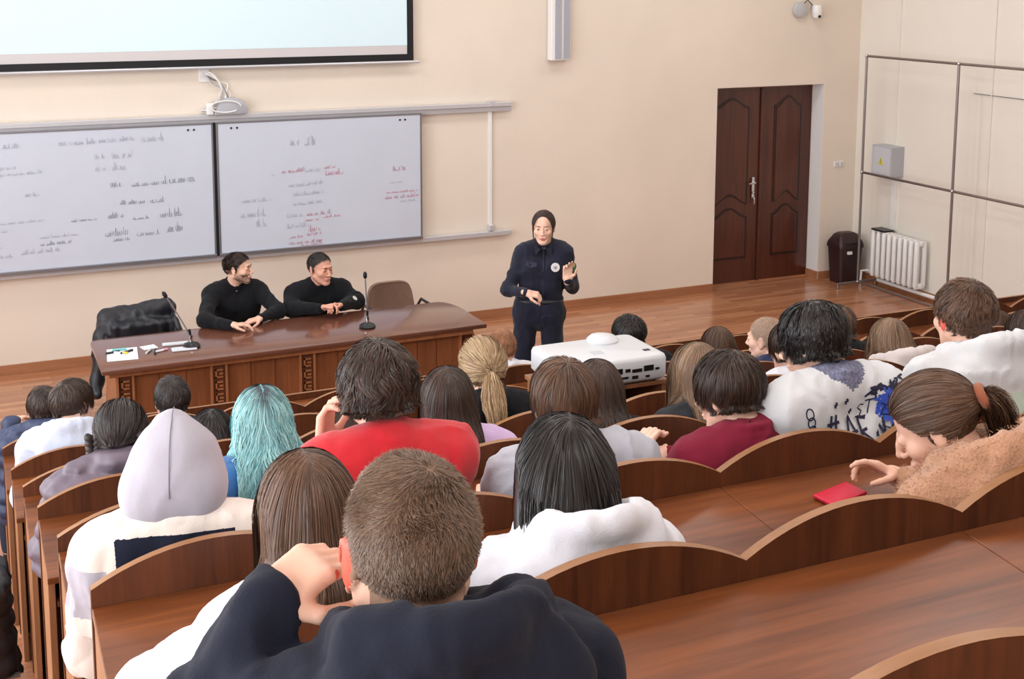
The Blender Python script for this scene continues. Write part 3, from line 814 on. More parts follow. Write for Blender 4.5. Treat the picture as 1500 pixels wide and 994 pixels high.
class SDF:
    def __init__(s): s.p = []
    def cap(s, a, b, ra, rb=None, k=.02, op=0):
        rb = ra if rb is None else rb
        a = A(a); b = A(b); R = max(ra, rb)
        s.p.append(('c', (a, b, ra, rb), k, op, np.minimum(a, b) - R, np.maximum(a, b) + R)); return s
    def chain(s, pts, rs, k=.02, op=0):
        for i in range(len(pts) - 1): s.cap(pts[i], pts[i + 1], rs[i], rs[i + 1], k, op)
        return s
    def ell(s, c, r, R=None, k=.02, op=0):
        c = A(c); r = A(r); m = r.max()
        s.p.append(('e', (c, r, I3 if R is None else R), k, op, c - m, c + m)); return s
    def box(s, c, hsz, R=None, rad=.01, k=.02, op=0):
        c = A(c); hsz = A(hsz); m = np.linalg.norm(hsz)
        s.p.append(('b', (c, hsz, I3 if R is None else R, rad), k, op, c - m, c + m)); return s
    @staticmethod
    def prim(kind, q, P):
        if kind == 'c':
            a, b, ra, rb = q; ab = (b - a).astype(f32); pa = P - a.astype(f32)
            h = np.clip(pa @ ab / max(1e-9, float(ab @ ab)), 0, 1)
            return np.sqrt(((pa - h[..., None] * ab) ** 2).sum(-1)) - (ra + (rb - ra) * h)
        if kind == 'e':
            c, r, R = q; v = (P - c.astype(f32)) @ R.astype(f32); r = r.astype(f32)
            k0 = np.sqrt(((v / r) ** 2).sum(-1)); k1 = np.sqrt(((v / r ** 2) ** 2).sum(-1))
            return k0 * (k0 - 1) / np.maximum(k1, 1e-6)
        c, hs, R, rad = q; v = np.abs((P - c.astype(f32)) @ R.astype(f32)) - (hs - rad).astype(f32)
        return np.sqrt((np.maximum(v, 0) ** 2).sum(-1)) + np.minimum(v.max(-1), 0) - rad
    @staticmethod
    def comb(F, d, k, op):
        if op == 0:
            h = np.maximum(k - np.abs(F - d), 0) / k
            return np.minimum(F, d) - h * h * k * .25
        h = np.maximum(k - np.abs(F + d), 0) / k
        return np.maximum(F, -d) + h * h * k * .25
    def ev(s, P):
        P = np.asarray(P, dtype=f32); F = np.full(P.shape[:-1], 1.0, dtype=f32)
        for kind, q, k, op, lo, hi in s.p:
            F = s.comb(F, s.prim(kind, q, P), k, op)
        return F
    def grad(s, P, e=.003):
        P = np.asarray(P, dtype=f32); d = s.ev(P); g = np.empty_like(P)
        for a in range(3):
            Q = P.copy(); Q[..., a] += e; g[..., a] = s.ev(Q) - d
        g /= np.maximum(np.linalg.norm(g, axis=-1, keepdims=True), 1e-9)
        return d, g
    def field(s, h, lo=None, hi=None):
        adds = [p for p in s.p if p[3] == 0]
        L = np.min([p[4] for p in adds], axis=0) - 3 * h if lo is None else A(lo)
        H = np.max([p[5] for p in adds], axis=0) + 3 * h if hi is None else A(hi)
        n = np.ceil((H - L) / h).astype(int) + 1
        F = np.full(n, .05, dtype=f32)
        ax = [(L[i] + h * np.arange(n[i])).astype(f32) for i in range(3)]
        for kind, q, k, op, a, b in s.p:
            m = k + 3 * h
            i0 = np.maximum(np.floor((a - m - L) / h).astype(int), 0); i1 = np.minimum(np.ceil((b + m - L) / h).astype(int) + 1, n)
            if (i1 <= i0).any(): continue
            sl = tuple(slice(i0[i], i1[i]) for i in range(3))
            G = np.stack(np.meshgrid(ax[0][sl[0]], ax[1][sl[1]], ax[2][sl[2]], indexing='ij'), -1)
            F[sl] = s.comb(F[sl], s.prim(kind, q, G), k, op)
        return F, L, h

EDG = [((0, 0, 0), a) for a in range(3)] + [((0, 1, 0), 0), ((0, 0, 1), 0), ((0, 1, 1), 0), ((1, 0, 0), 1), ((0, 0, 1), 1), ((1, 0, 1), 1), ((1, 0, 0), 2), ((0, 1, 0), 2), ((1, 1, 0), 2)]
def surfnet(F, L, h):
    S = F < 0
    nx, ny, nz = F.shape
    cnt = np.zeros((nx - 1, ny - 1, nz - 1), np.int8)
    for dx in (0, 1):
        for dy in (0, 1):
            for dz in (0, 1):
                cnt += S[dx:nx - 1 + dx, dy:ny - 1 + dy, dz:nz - 1 + dz]
    ids = np.argwhere((cnt > 0) & (cnt < 8))
    idx = np.full(cnt.shape, -1, np.int32); idx[tuple(ids.T)] = np.arange(len(ids))
    acc = np.zeros((len(ids), 3)); num = np.zeros(len(ids))
    for o, a in EDG:
        p = ids + o; q = p.copy(); q[:, a] += 1
        fa = F[tuple(p.T)]; fb = F[tuple(q.T)]; cr = (fa < 0) != (fb < 0)
        t = np.where(cr, fa / np.where(cr, fa - fb, 1), 0)
        pos = np.array(o, float)[None].repeat(len(ids), 0); pos[:, a] += t
        acc += pos * cr[:, None]; num += cr
    V = (ids + acc / num[:, None]) * h + L
    quads = []
    for a in range(3):
        b, c = (a + 1) % 3, (a + 2) % 3
        s0 = [slice(None)] * 3; s1 = [slice(None)] * 3
        s0[a] = slice(0, -1); s1[a] = slice(1, None)
        A0 = S[tuple(s0)]; B0 = S[tuple(s1)]
        e = np.argwhere(A0 != B0)
        e = e[(e[:, b] > 0) & (e[:, c] > 0) & (e[:, b] < F.shape[b] - 1) & (e[:, c] < F.shape[c] - 1)]
        ins = A0[tuple(e.T)]
        def cell(db, dc):
            q = e.copy(); q[:, b] -= db; q[:, c] -= dc
            return idx[tuple(q.T)]
        Q = np.stack([cell(1, 1), cell(0, 1), cell(0, 0), cell(1, 0)], 1)
        Q[~ins] = Q[~ins][:, ::-1]
        quads.append(Q)
    Q = np.concatenate(quads)
    Q = Q[(Q >= 0).all(1)]
    return V, Q

def np_obj(name, V, Q, mats, parent, midx=None, smooth=True, attrs=None):
    me = bpy.data.meshes.new(name)
    off = np.array(world_loc(parent)) if parent is not None else np.zeros(3)
    V = np.asarray(V) - off; Q = np.asarray(Q)
    me.vertices.add(len(V)); me.vertices.foreach_set('co', V.astype(f32).ravel())
    me.loops.add(Q.size); me.loops.foreach_set('vertex_index', Q.astype(np.int32).ravel())
    me.polygons.add(len(Q)); me.polygons.foreach_set('loop_start', np.arange(0, Q.size, Q.shape[1], dtype=np.int32))
    for m in (mats if isinstance(mats, (list, tuple)) else [mats]): me.materials.append(m)
    if midx is not None: me.polygons.foreach_set('material_index', np.asarray(midx, dtype=np.int32))
    me.polygons.foreach_set('use_smooth', np.full(len(Q), smooth))
    for k, v in (attrs or {}).items():
        a = me.attributes.new(k, 'FLOAT', 'POINT'); a.data.foreach_set('value', np.asarray(v, dtype=f32))
    me.update(calc_edges=True)
    return link(bpy.data.objects.new(name, me), parent)

def sdf_obj(name, sdf, h, mats, parent, disp=None, mfun=None, cut=None, lo=None, hi=None):
    F, L, h = sdf.field(h, lo, hi)
    if disp is not None or cut is not None:
        near = np.abs(F) < .035 if cut is None else F < .045
        ii = np.argwhere(near); P = (ii * h + L).astype(f32); v = F[near]
        if disp is not None: v = v + disp(P)
        if cut is not None: v = np.maximum(v, cut(P))
        F[near] = v
    V, Q = surfnet(F, L, h)
    mi = None
    if mfun is not None:
        mi = mfun(V[Q].mean(1))
    return np_obj(name, V, Q, mats, parent, mi)

# ------------------------------------------------------------------ materials for people
def skin_mat(name, rgb):
    return mat(name, rgb, .48, sss=.06, noise=.05, nscale=35, spec=.35)
SKIN = skin_mat('skin_fair', (226, 180, 158)); SKIN2 = skin_mat('skin_ruddy', (216, 160, 138)); SKINP = skin_mat('skin_pale', (234, 190, 168))
EARR = mat('skin_red_ear', (222, 96, 78), .5, sss=.15)  # red glow of lit ears put into the skin colour, as a flush
M_eye = mat('eye_white', (226, 220, 216), .25); M_iris = mat('eye_iris', (44, 34, 30), .2); M_lip = mat('lips', (186, 104, 98), .45)
M_mouth = mat('beard_shadow', (176, 122, 102), .6)

def hair_mat(name, dark, light, tip=None, root=None, rough=.42):
    if name in MATS: return MATS[name]
    m, nt, b = new_mat(name)
    a = nt.nodes.new('ShaderNodeAttribute'); a.attribute_name = 'strand'
    r = nt.nodes.new('ShaderNodeValToRGB'); cr = r.color_ramp
    cr.elements[0].color = srgb(*dark); cr.elements[1].color = srgb(*light)
    nt.links.new(a.outputs['Fac'], r.inputs['Fac']); out = r.outputs['Color']
    if tip or root:
        l = nt.nodes.new('ShaderNodeAttribute'); l.attribute_name = 'along'
        r2 = nt.nodes.new('ShaderNodeValToRGB')
        if root:
            r2.color_ramp.elements[0].position = root[3]; r2.color_ramp.elements[0].color = (1, 1, 1, 1)
            r2.color_ramp.elements[1].position = root[4]; r2.color_ramp.elements[1].color = (0, 0, 0, 1); c2 = root
        else:
            r2.color_ramp.elements[0].position = .3; r2.color_ramp.elements[0].color = (0, 0, 0, 1)
            r2.color_ramp.elements[1].position = .9; r2.color_ramp.elements[1].color = (.85, .85, .85, 1); c2 = tip
        nt.links.new(l.outputs['Fac'], r2.inputs['Fac'])
        mx = nt.nodes.new('ShaderNodeMix'); mx.data_type = 'RGBA'
        nt.links.new(r2.outputs['Color'], mx.inputs['Factor']); nt.links.new(out, mx.inputs['A']); mx.inputs['B'].default_value = srgb(*c2[:3])
        out = mx.outputs['Result']
    nt.links.new(out, b.inputs['Base Color'])
    b.inputs['Roughness'].default_value = rough; b.inputs['Specular IOR Level'].default_value = .45
    MATS[name] = m
    return m

def cloth(name, rgb, noise=.05, rough=.9, sheen=None, bump=.15, bs=220):
    if sheen is None: sheen = .25 if sum(rgb) > 250 else .04
    return mat(name, rgb, rough, noise=noise, nscale=14, bump=bump, bscale=bs, sheen=sheen, spec=.2)

# ------------------------------------------------------------------ head, hand, body
def head_prims(S, c, R, k=.012, ears=True, female=False, scale=1.0, face=True):
    def P(x, y, z): return c + R @ (A((x, y, z)) * scale)
    q = scale
    S.ell(P(0, -.014, .03), A((.076, .097, .087)) * q, R, k=.02)
    S.ell(P(0, .03, -.03), A((.06, .062, .075)) * q, R, k=.02)
    jw = .040 if female else .046
    for sx in (-1, 1):
        S.cap(P(sx * (jw + .008), .0, -.045), P(sx * .017, .07, -.092), .02 * q, .017 * q, k=.018)
        S.ell(P(sx * .042, .06, -.02), A((.022, .022, .02)) * q, R, k=.02)
    S.ell(P(0, .078, -.098), A((.018, .014, .014)) * q, R, k=.016)
    if face:
        if not female: S.cap(P(-.03, .086, .03), P(.03, .086, .03), .008 * q, k=.014)
        for sx in (-1, 1):
            S.ell(P(sx * .031, .104, .008), A((.017, .018, .012)) * q, R, k=.012, op=1)
        S.chain([P(0, .088, .018), P(0, .1, -.005), P(0, .113, -.026)], [.006 * q, .0075 * q, (.009 if female else .0105) * q], k=.01)
        for sx in (-1, 1): S.ell(P(sx * .012, .101, -.03), A((.008, .009, .007)) * q, R, k=.007)
        S.ell(P(0, .09, -.057), A((.025, .013, .006)) * q, R, k=.006)
        S.ell(P(0, .089, -.068), A((.021, .012, .006)) * q, R, k=.006)
        for sx in (-1, 1): S.ell(P(sx * .031, .08, .009), A((.014, .0135, .013)) * q, R, k=.004)
    if ears:
        for sx in (-1, 1):
            Re = R @ rotm(sx * -.45 if sx > 0 else .45)
            S.ell(P(sx * .079, -.008, .0), A((.006, .019, .031)) * q, R @ rotm(-sx * .35, 0, sx * .12), k=.008)
            S.ell(P(sx * .077, -.002, -.024), A((.006, .01, .012)) * q, R, k=.008)
            S.ell(P(sx * .088, -.002, .003), A((.005, .010, .018)) * q, R @ rotm(-sx * .35, 0, 0), k=.004, op=1)

def head_simple(S, c, R, scale=1.0, grow=0.0):
    """smooth skull used as the surface that hair lies on"""
    def P(x, y, z): return c + R @ (A((x, y, z)) * scale)
    S.ell(P(0, -.014, .03), A((.076, .097, .087)) * scale + grow, R, k=.02)
    S.ell(P(0, .03, -.03), A((.06, .06, .072)) * scale + grow, R, k=.02)
    return S

def unit(v): v = A(v); return v / max(1e-9, np.linalg.norm(v))
def hand_prims(S, w, d, n, side, curl=(.5, .5, .5, .5), thumb=.5, spread=.12, size=1.0, point=None, k=.007):
    """w wrist, d direction of the fingers, n palm normal (curl direction), side towards the thumb"""
    d = unit(d); n = A(n) - d * (A(n) @ d); n = unit(n); t = np.cross(d, n); t = t if t @ A(side) > 0 else -t
    q = size
    R = np.stack([t, d, n], 1)
    S.box(w + d * .047 * q, A((.038, .045, .0125)) * q, R, rad=.012 * q, k=.016)
    S.cap(w - d * .02, w + d * .02 * q, .023 * q, .024 * q, k=.014)
    ends = []
    for i, (o, ln) in enumerate(((.028, .92), (.0095, 1.0), (-.0095, .95), (-.027, .78))):
        c = curl[i]; b = w + d * (.088 - abs(o) * .12) * q + t * o * q
        dd = unit(d + t * o * spread / .02 * .35); p = b
        rs = (.0092, .0085, .0078, .0068)
        for j, sl in enumerate((.044, .027, .021)):
            a = c * (.75, 1.15, .8)[j]
            dd = unit(dd * math.cos(a) + n * math.sin(a) - 0 * t) if j == 0 else unit(dd * math.cos(a) + unit(n - dd * (n @ dd) if abs(n @ dd) < .995 else -d) * math.sin(a))
            p2 = p + dd * sl * ln * q
            S.cap(p, p2, rs[j] * q, rs[j + 1] * q, k=k if j == 0 else .004); p = p2
        ends.append(p)
    b = w + d * .022 * q + t * .026 * q
    td = unit(t * .75 + d * .65 + n * (.25 + .5 * thumb))
    p1 = b + td * .04 * q; td2 = unit(td * .6 + d * (.75 - .3 * thumb) + n * thumb * .6 - t * thumb * .5); p2 = p1 + td2 * .03 * q; p3 = p2 + unit(td2 - t * thumb * .4) * .024 * q
    S.cap(b, p1, .0145 * q, .011 * q, k=.012); S.cap(p1, p2, .0105 * q, .0095 * q, k=.004); S.cap(p2, p3, .0095 * q, .008 * q, k=.004)
    return ends, p3

def joints(hc, base, yaw, hyaw=0, hpitch=0, hroll=0, sw=.165, sc=1.0, sit=True, wl=None, wr=None, el=None, er=None, shrug=0, slump=.02, pelvis=None, knee=None, armout=.06, nb=None, nbo=(0, -.052, -.138)):
    """hc head centre (room), base floor point under the pelvis, yaw body direction"""
    J = {}; B = rotm(yaw); J['B'] = B; J['H'] = rotm(yaw + hyaw, hpitch, hroll); J['hc'] = A(hc); base = A(base)
    def L(x, y, z): return base + B @ (A((x, y, z)))
    J['L'] = L
    J['pel'] = L(0, 0, .53) if pelvis is None else A(pelvis)
    J['nb'] = J['hc'] + rotm(yaw + hyaw * .3, hpitch * .45, hroll * .4) @ A(nbo) * sc if nb is None else A(nb)
    ax = J['nb'] - J['pel']
    J['waist'] = J['pel'] + ax * .33 + B @ A((0, -slump, 0)); J['chest'] = J['pel'] + ax * .68 + B @ A((0, -slump * .8, 0))
    for s, sx in (('l', -1), ('r', 1)):
        J['sh' + s] = J['nb'] + B @ A((sx * sw, .0 + slump * .3, -.058 + shrug))
        J['hip' + s] = J['pel'] + B @ A((sx * .09, .02, -.03))
        if sit:
            J['kn' + s] = J['hip' + s] + B @ A((sx * .05, .40, -.01)); J['an' + s] = J['kn' + s] + B @ A((0, -.05, -.0)); J['an' + s][2] = base[2] + .08
        else:
            J['kn' + s] = base + B @ A((sx * .11, .02, .49)); J['an' + s] = base + B @ A((sx * .125, -.0, .08))
        w = wl if s == 'l' else wr; e = el if s == 'l' else er
        J['wr' + s] = L(sx * .1, .36, .80) if w is None else (A(w[1:]) if w[0] == 'w' else L(*w))
        if e is None:
            a, b = J['sh' + s], J['wr' + s]; mid = (a + b) / 2; d = np.linalg.norm(b - a); l1 = .285 * sc
            out = B @ A((sx * armout * 6, -.35, -.8)); ab = unit(b - a); out = unit(out - ab * (out @ ab))
            J['el' + s] = mid + out * math.sqrt(max(.0004, l1 * l1 - d * d / 4))
        else:
            J['el' + s] = A(e[1:]) if e[0] == 'w' else L(*e)
    return J

def torso_prims(S, J, g, bulk=1.0, k=.05, fem=False):
    B = J['B']
    def o(p, x, y=0, z=0): return J[p] + B @ A((x, y, z))
    for sx in (-1, 1):
        S.cap(o('pel', sx * .07, 0), o('waist', sx * .05, 0), .105 * bulk + g, .092 * bulk + g, k)
        S.cap(o('waist', sx * .05, 0), o('chest', sx * .072, .005), .092 * bulk + g, .1 * bulk + g, k)
        s = 'l' if sx < 0 else 'r'
        S.cap(o('chest', sx * .07, .0), J['sh' + s] + B @ A((-sx * .03, 0, -.02)), .095 * bulk + g, .06 * bulk + g, k)
        S.cap(J['nb'] + B @ A((sx * .02, -.012, -.012)), J['sh' + s], .046 + g * .8, .05 * bulk + g, k * .9)
        S.cap(J['nb'] + B @ A((sx * .03, -.01, .012)), J['nb'] * .35 + J['sh' + s] * .65 + A((0, 0, .0)), .03 + g * .6, .045 + g, k)
    if fem: 
        for sx in (-1, 1): S.ell(o('chest', sx * .065, .085, .0), A((.06, .05, .06)) + g, B, k=.04)

def arm_prims(S, J, s, g, k=.02, cut=1.0, bulk=1.0, cuff=.03):
    w = J['el' + s] + (J['wr' + s] - J['el' + s]) * cut
    S.cap(J['sh' + s], J['el' + s], .046 * bulk + g, .036 * bulk + g, k)
    S.cap(J['el' + s], w, .036 * bulk + g, (.026 + g * .55), k)

def leg_prims(S, J, s, g, k=.03):
    S.cap(J['hip' + s], J['kn' + s], .078 + g, .054 + g, k); S.cap(J['kn' + s], J['an' + s], .053 + g, .038 + g, k)

def body_sdf(J, hands=None, female=False, face=True, ears=True, hs=1.0, legs=True):
    S = SDF()
    head_prims(S, J['hc'], J['H'], ears=ears, female=female, scale=hs, face=face)
    S.cap(J['hc'] + J['H'] @ A((0, -.022, -.055)), J['nb'] + A((0, 0, -.02)), .054 if not female else .045, .056 if not female else .047, k=.025)
    torso_prims(S, J, -.014, .9, fem=False)
    for s in 'lr':
        arm_prims(S, J, s, -.003, bulk=.92)
        hp = (hands or {}).get(s)
        if hp is None:
            d = unit(J['wr' + s] - J['el' + s]); d = unit(d * A((1, 1, .2)))
            hp = dict(d=d, n=A((0, 0, -1)), side=J['B'] @ A((1 if s == 'l' else -1, 0, 0)), curl=(.35, .4, .45, .5), thumb=.3)
        hp = dict(hp); sz = hp.pop('size', .97 if not female else .9)
        J['tips' + s] = hand_prims(S, J['wr' + s], hp.pop('d'), hp.pop('n'), hp.pop('side'), size=sz, **hp)
        if legs:
            leg_prims(S, J, s, 0); S.cap(J['an' + s] + A((0, 0, -.03)), J['an' + s] + J['B'] @ A((0, .14, -.045)), .035, .03, .03)
    return S

def folds(amp=.006, sc=.06, seed=0.0, stretch=(1, 1, .55)):
    st = np.array(stretch, dtype=f32)
    def f(P):
        q = P * st
        w = vnoise(P, .13, seed + 3.1)
        a = vnoise(q + w[:, None] * .05, sc, seed); b = vnoise(q + a[:, None] * .02, sc * .45, seed + 7.3)
        c = np.abs(vnoise(q * np.array((1, 1, .6), dtype=f32) + w[:, None] * .08, sc * 1.7, seed + 17.7))
        return (-np.abs(a) * amp * 1.2 + b * amp * .4 - np.clip(.28 - c, 0, 1) * amp * 3.2 + amp * .8).astype(f32)
    return f

def puffs(J, amp=.02, pitch=.09):
    z0 = J['pel'][2]
    def f(P):
        ph = (P[:, 2] - z0) / pitch * math.pi
        return (-np.abs(np.sin(ph)) * amp + vnoise(P, .03) * amp * .35).astype(f32)
    return f

def hood_down(S, J, big=1.0, r=.03, k=.02, drop=0.0, up=0.0):
    """a hood lying on the back: collar roll round the neck and a pouch resting on the garment"""
    B = J['B']; c = J['nb'] + B @ A((0, -.008, .028 + up))
    def back(x, z): return surf_y(S, J, [(x, z)], -1, 0.0)[0][0]
    p1 = back(0, -.02); p2 = back(0, -.085 - drop); p3 = back(0, -.135 - drop)
    pts = []; rs = []
    for i in range(13):
        th = math.radians(45 + 270 * i / 12); bk = .5 - .5 * math.cos(th)
        pts.append(c + B @ A((.076 * big * math.sin(th), .082 * big * math.cos(th) - .006 * bk, .034 * big * (bk * 2 - 1) - .004)))
        rs.append(r * (.6 + .5 * bk))
    S.chain(pts, rs, k)
    S.ell(p1 + B @ A((0, -.008, .01 + up * .5)), A((.125 * big, .052 * big, .06 * big)), B, k=.035)
    S.ell(p2 + B @ A((0, -.018, .008)), A((.12 * big, .052 * big, .08 * big)), B @ rotm(0, .12), k=.03)
    S.ell(p3 + B @ A((0, -.01, .0)), A((.08 * big, .042 * big, .055 * big)), B, k=.02)
    S.ell(c + B @ A((0, -.018, .045)), A((.056 * big, .062 * big, .05)), B, k=.014, op=1)

# ------------------------------------------------------------------ hair
def fib_sphere(n, seed):
    i = np.arange(n) + .5; ph = np.arccos(1 - 2 * i / n); th = PI * (1 + 5 ** .5) * i
    rg = np.random.default_rng(seed)
    v = np.stack([np.cos(th) * np.sin(ph), np.sin(th) * np.sin(ph), np.cos(ph)], 1) + rg.normal(0, .012, (n, 3))
    return v / np.linalg.norm(v, axis=1, keepdims=True)

def hairline(q, sc=1.0, nape=-.08, front=0.0, flat=0.0):
    """negative inside the haired scalp, in head coordinates"""
    q = q / sc
    x, y, z = q[:, 0], q[:, 1], q[:, 2]
    front = front * np.clip(1 - (x / .058) ** 2, 0, 1)
    yf = np.where(z > .012, .03 + flat + front + .62 * (z - .012) + .012 * np.cos(x / .07 * 1.6), np.where(z > -.022, .018, -.022))
    yf = np.where(z <= -.022, -.03, yf)
    zl = nape + np.maximum(0, (y + .075)) * .35
    return np.maximum(y - yf, zl - z)

def make_hair(name, J, parent, m, style, N=3500, length=.06, L2=None, thick=.018, seed=1, hs=1.0, collide=None, wave=.0, wfreq=28., clump=.35, part=0.0, gravity=.35,
              width=.0016, steps=8, crown=(0, -.06, .1), shell=.012, nape=-.08, front=0.0, messy=.25, tie=None, tails=None, mass=None, h=.006, dirbias=(0, 0, 0), massr=.03, band=None, ngd=120, xw=.094, sz=None, flat=0.0):
    if style == 'short' and L2 is None:
        L2 = lambda q_: np.clip(.34 + (q_[:, 2] + .03) / .09 * .66, .34, 1)
    rg = np.random.default_rng(seed)
    hc, R = J['hc'], J['H']
    W = lambda q: hc + q @ R.T
    scalp = head_simple(SDF(), hc, R, hs)
    # roots
    v = fib_sphere(int(N * 2.2), seed)
    q = v * .13 * hs + A((0, -.01, .01)); P = W(q)
    for _ in range(5):
        d, g = scalp.grad(P); P = P - g * d[:, None]
    q = (P - hc) @ R
    ok = hairline(q, hs, nape, front, flat) < 0
    P = P[ok]; q = q[ok]
    if len(P) > N:
        sel = rg.permutation(len(P))[:N]; P = P[sel]; q = q[sel]
    n = len(P)
    C = SDF(); C.p = list(scalp.p)
    if collide is not None: C.p += collide.p
    if mass is not None: C.p += mass.p
    layer = rg.random(n)
    Ls = length * (1 - .25 * rg.random(n))
    if callable(L2): Ls = Ls * L2(q / hs)
    d0, g0 = scalp.grad(P)
    pts = np.empty((n, steps + 1, 3)); P = P + g0 * (shell + .0004); pts[:, 0] = P
    crown_w = W(A(crown)[None] * hs)[0]; tie_w = None if tie is None else W(A(tie)[None] * hs)[0]
    Rw = R
    if style in ('short', 'buzz'):
        fl = P - crown_w
        if np.any(A(dirbias)): fl = unit_rows(fl) + (Rw @ A(dirbias))[None]
    elif style == 'long':
        sx = np.sign(q[:, 0] - part); sx[sx == 0] = 1
        fl = np.outer(sx * np.clip(.35 + (q[:, 2] > .06) * .9, 0, 1.2) * np.clip((q[:, 1] + .085) / .07, .0, 1), Rw[:, 0]) - Rw[:, 1][None] * .25 - Rw[:, 2][None] * .5
    else:
        fl = tie_w - P
    vdir = unit_rows(fl - g0 * (fl * g0).sum(1)[:, None])
    jit = rg.normal(0, 1, (n, 3))
    noise0 = np.stack([vnoise(P, .035, 3.1), vnoise(P, .035, 11.7), vnoise(P, .035, 23.9)], 1)
    grav = A((0, 0, -1.0))
    p = P.copy()
    off = thick * (.15 + .85 * layer)
    for s in range(steps):
        t = (s + 1) / steps
        ds = (Ls / steps)[:, None]
        if style == 'tied':
            tgt = tie_w - p; dist = np.linalg.norm(tgt, axis=1)
            ds = np.minimum(np.maximum(dist, .004) / (steps - s), 1)[:, None]
            vdir = unit_rows(unit_rows(tgt) + noise0 * .1 * (1 - t))
        else:
            vdir = unit_rows(vdir + grav * gravity * (.4 + t) + noise0 * messy * .5 + jit * messy * .12)
        pn = p + vdir * ds
        dd, gg = C.grad(pn)
        o = shell + .0006 + (off * (1 - (1 - t) ** 2) if style != 'tied' else off * math.sin(PI * min(1, t * .92 + .08)) + .001)
        push = np.maximum(o - dd, 0)
        pn = pn + gg * push[:, None]
        if style in ('short', 'buzz') or style == 'long':
            # keep strands near the head envelope
            far = np.clip(dd - o, 0, .006) * (.5 if style == 'short' else .0)
            pn = pn - gg * far[:, None]
        if style == 'long':
            ql = (pn - hc) @ R
            lim = xw * hs * (.86 + .14 * layer)
            ql[:, 0] = np.clip(ql[:, 0], -lim, lim); pn = hc + ql @ R.T
        vdir = unit_rows(pn - p); p = pn; pts[:, s + 1] = p
    if clump > 0 and style != 'tied' and n > 400:
        G = rg.permutation(n)[:max(20, n // ngd * 2)]
        near = np.empty(n, int)
        for a in range(0, n, 2000):
            near[a:a + 2000] = ((P[a:a + 2000, None] - P[G][None]) ** 2).sum(-1).argmin(1)
        near = G[near]
        tt = (np.linspace(0, 1, steps + 1) ** 1.3)[None, :, None] * clump * (.6 + .4 * rg.random((n, 1, 1)))
        pts = pts * (1 - tt) + (pts[near]) * tt
        cl = near
    else:
        cl = np.arange(n)
    if wave > 0:
        T = np.gradient(pts, axis=1); T /= np.maximum(np.linalg.norm(T, axis=2, keepdims=True), 1e-9)
        ph = (rg.random(n)[cl] * 6.28)[:, None] + rg.random(n)[:, None] * 1.2
        ln = np.linspace(0, 1, steps + 1)[None] * Ls[:, None]
        side = np.cross(T, np.broadcast_to(A((0, 0, 1)), T.shape)) + Rw[:, 0]
        side /= np.maximum(np.linalg.norm(side, axis=2, keepdims=True), 1e-9)
        amp = wave * np.linspace(0, 1, steps + 1)[None] ** .7
        pts = pts + side * (np.sin(ln * wfreq * 6.28 / 1 + ph) * amp)[..., None]
        dd, gg = C.grad(pts.reshape(-1, 3)); pts = pts + (gg * np.maximum(shell + .001 - dd, 0)[:, None]).reshape(pts.shape)
    allp = [pts]; rnds = [np.clip(rg.random(n) * .55 + rg.random(n)[cl] * .45, 0, 1)]; along = [np.broadcast_to(np.linspace(0, 1, steps + 1), (n, steps + 1))]
    wid = [np.full(n, width)]
    # tails / drapes hanging from a tie
    for tl in (tails or []):
        nn = tl.get('n', 900); rr = tl.get('r', .018); Lt = tl['L']; st = steps + 4
        o = W(A(tl['at'])[None] * hs)[0]; u = rg.normal(0, 1, (nn, 3)); u = unit_rows(u) * (rg.random(nn) ** .4)[:, None] * rr
        pp = np.empty((nn, st + 1, 3)); p = o + u * .35; pp[:, 0] = p
        vd = unit_rows(np.broadcast_to(Rw @ A(tl.get('d', (0, -1, .2))), (nn, 3)) + u * 6)
        ll = Lt * (1 - .3 * rg.random(nn)); nz = rg.random(nn)
        for s in range(st):
            t = (s + 1) / st
            vd = unit_rows(vd + grav * tl.get('g', .5))
            pn = p + vd * (ll / st)[:, None]
            cen = pn.mean(0); prof = rr * tl.get('prof', lambda t: (.55 + .9 * math.sin(PI * min(1, t * .8 + .1))) * (1 - .5 * t ** 3))(t)
            pn = cen + (pn - cen) * .55 + u / rr * prof * .45
            dd, gg = C.grad(pn); pn = pn + gg * np.maximum(.004 + .5 * rr * 0 - dd, 0)[:, None]
            vd = unit_rows(pn - p); p = pn; pp[:, s + 1] = p
        if tl.get('wave', 0):
            ph = (np.floor(nz * 9) * .7)[:, None]; ln = np.linspace(0, 1, st + 1)[None] * ll[:, None]
            pp = pp + Rw[:, 0] * (np.sin(ln * tl.get('wf', 20) * 6.28 + ph) * tl['wave'] * np.linspace(0, 1, st + 1)[None] ** .5)[..., None]
        if st != steps:
            xi = np.linspace(0, st, steps + 1); i0 = np.minimum(xi.astype(int), st - 1); fr = (xi - i0)[None, :, None]
            pp = pp[:, i0] * (1 - fr) + pp[:, i0 + 1] * fr
        allp.append(pp); rnds.append(rg.random(nn)); along.append(np.broadcast_to(np.linspace(.3, 1, steps + 1), (nn, steps + 1))); wid.append(np.full(nn, width * 1.1))
    pts = np.concatenate(allp); rn = np.concatenate(rnds); al = np.concatenate(along); wd = np.concatenate(wid)
    n = len(pts)
    # ribbons
    T = np.gradient(pts, axis=1); T /= np.maximum(np.linalg.norm(T, axis=2, keepdims=True), 1e-9)
    base = pts - (hc + R @ A((0, -.01, 0))); base[..., 2] *= .35
    Nn = base / np.maximum(np.linalg.norm(base, axis=2, keepdims=True), 1e-9)
    Nn = Nn + rg.normal(0, .28, (n, 1, 3))
    S_ = np.cross(T, Nn); S_ /= np.maximum(np.linalg.norm(S_, axis=2, keepdims=True), 1e-9)
    tp = 1 - np.linspace(0, 1, steps + 1) ** 3 * .75
    S_ = S_ * (wd[:, None] * tp[None] * .5)[..., None]
    V = np.stack([pts - S_, pts + S_], 2).reshape(-1, 3)
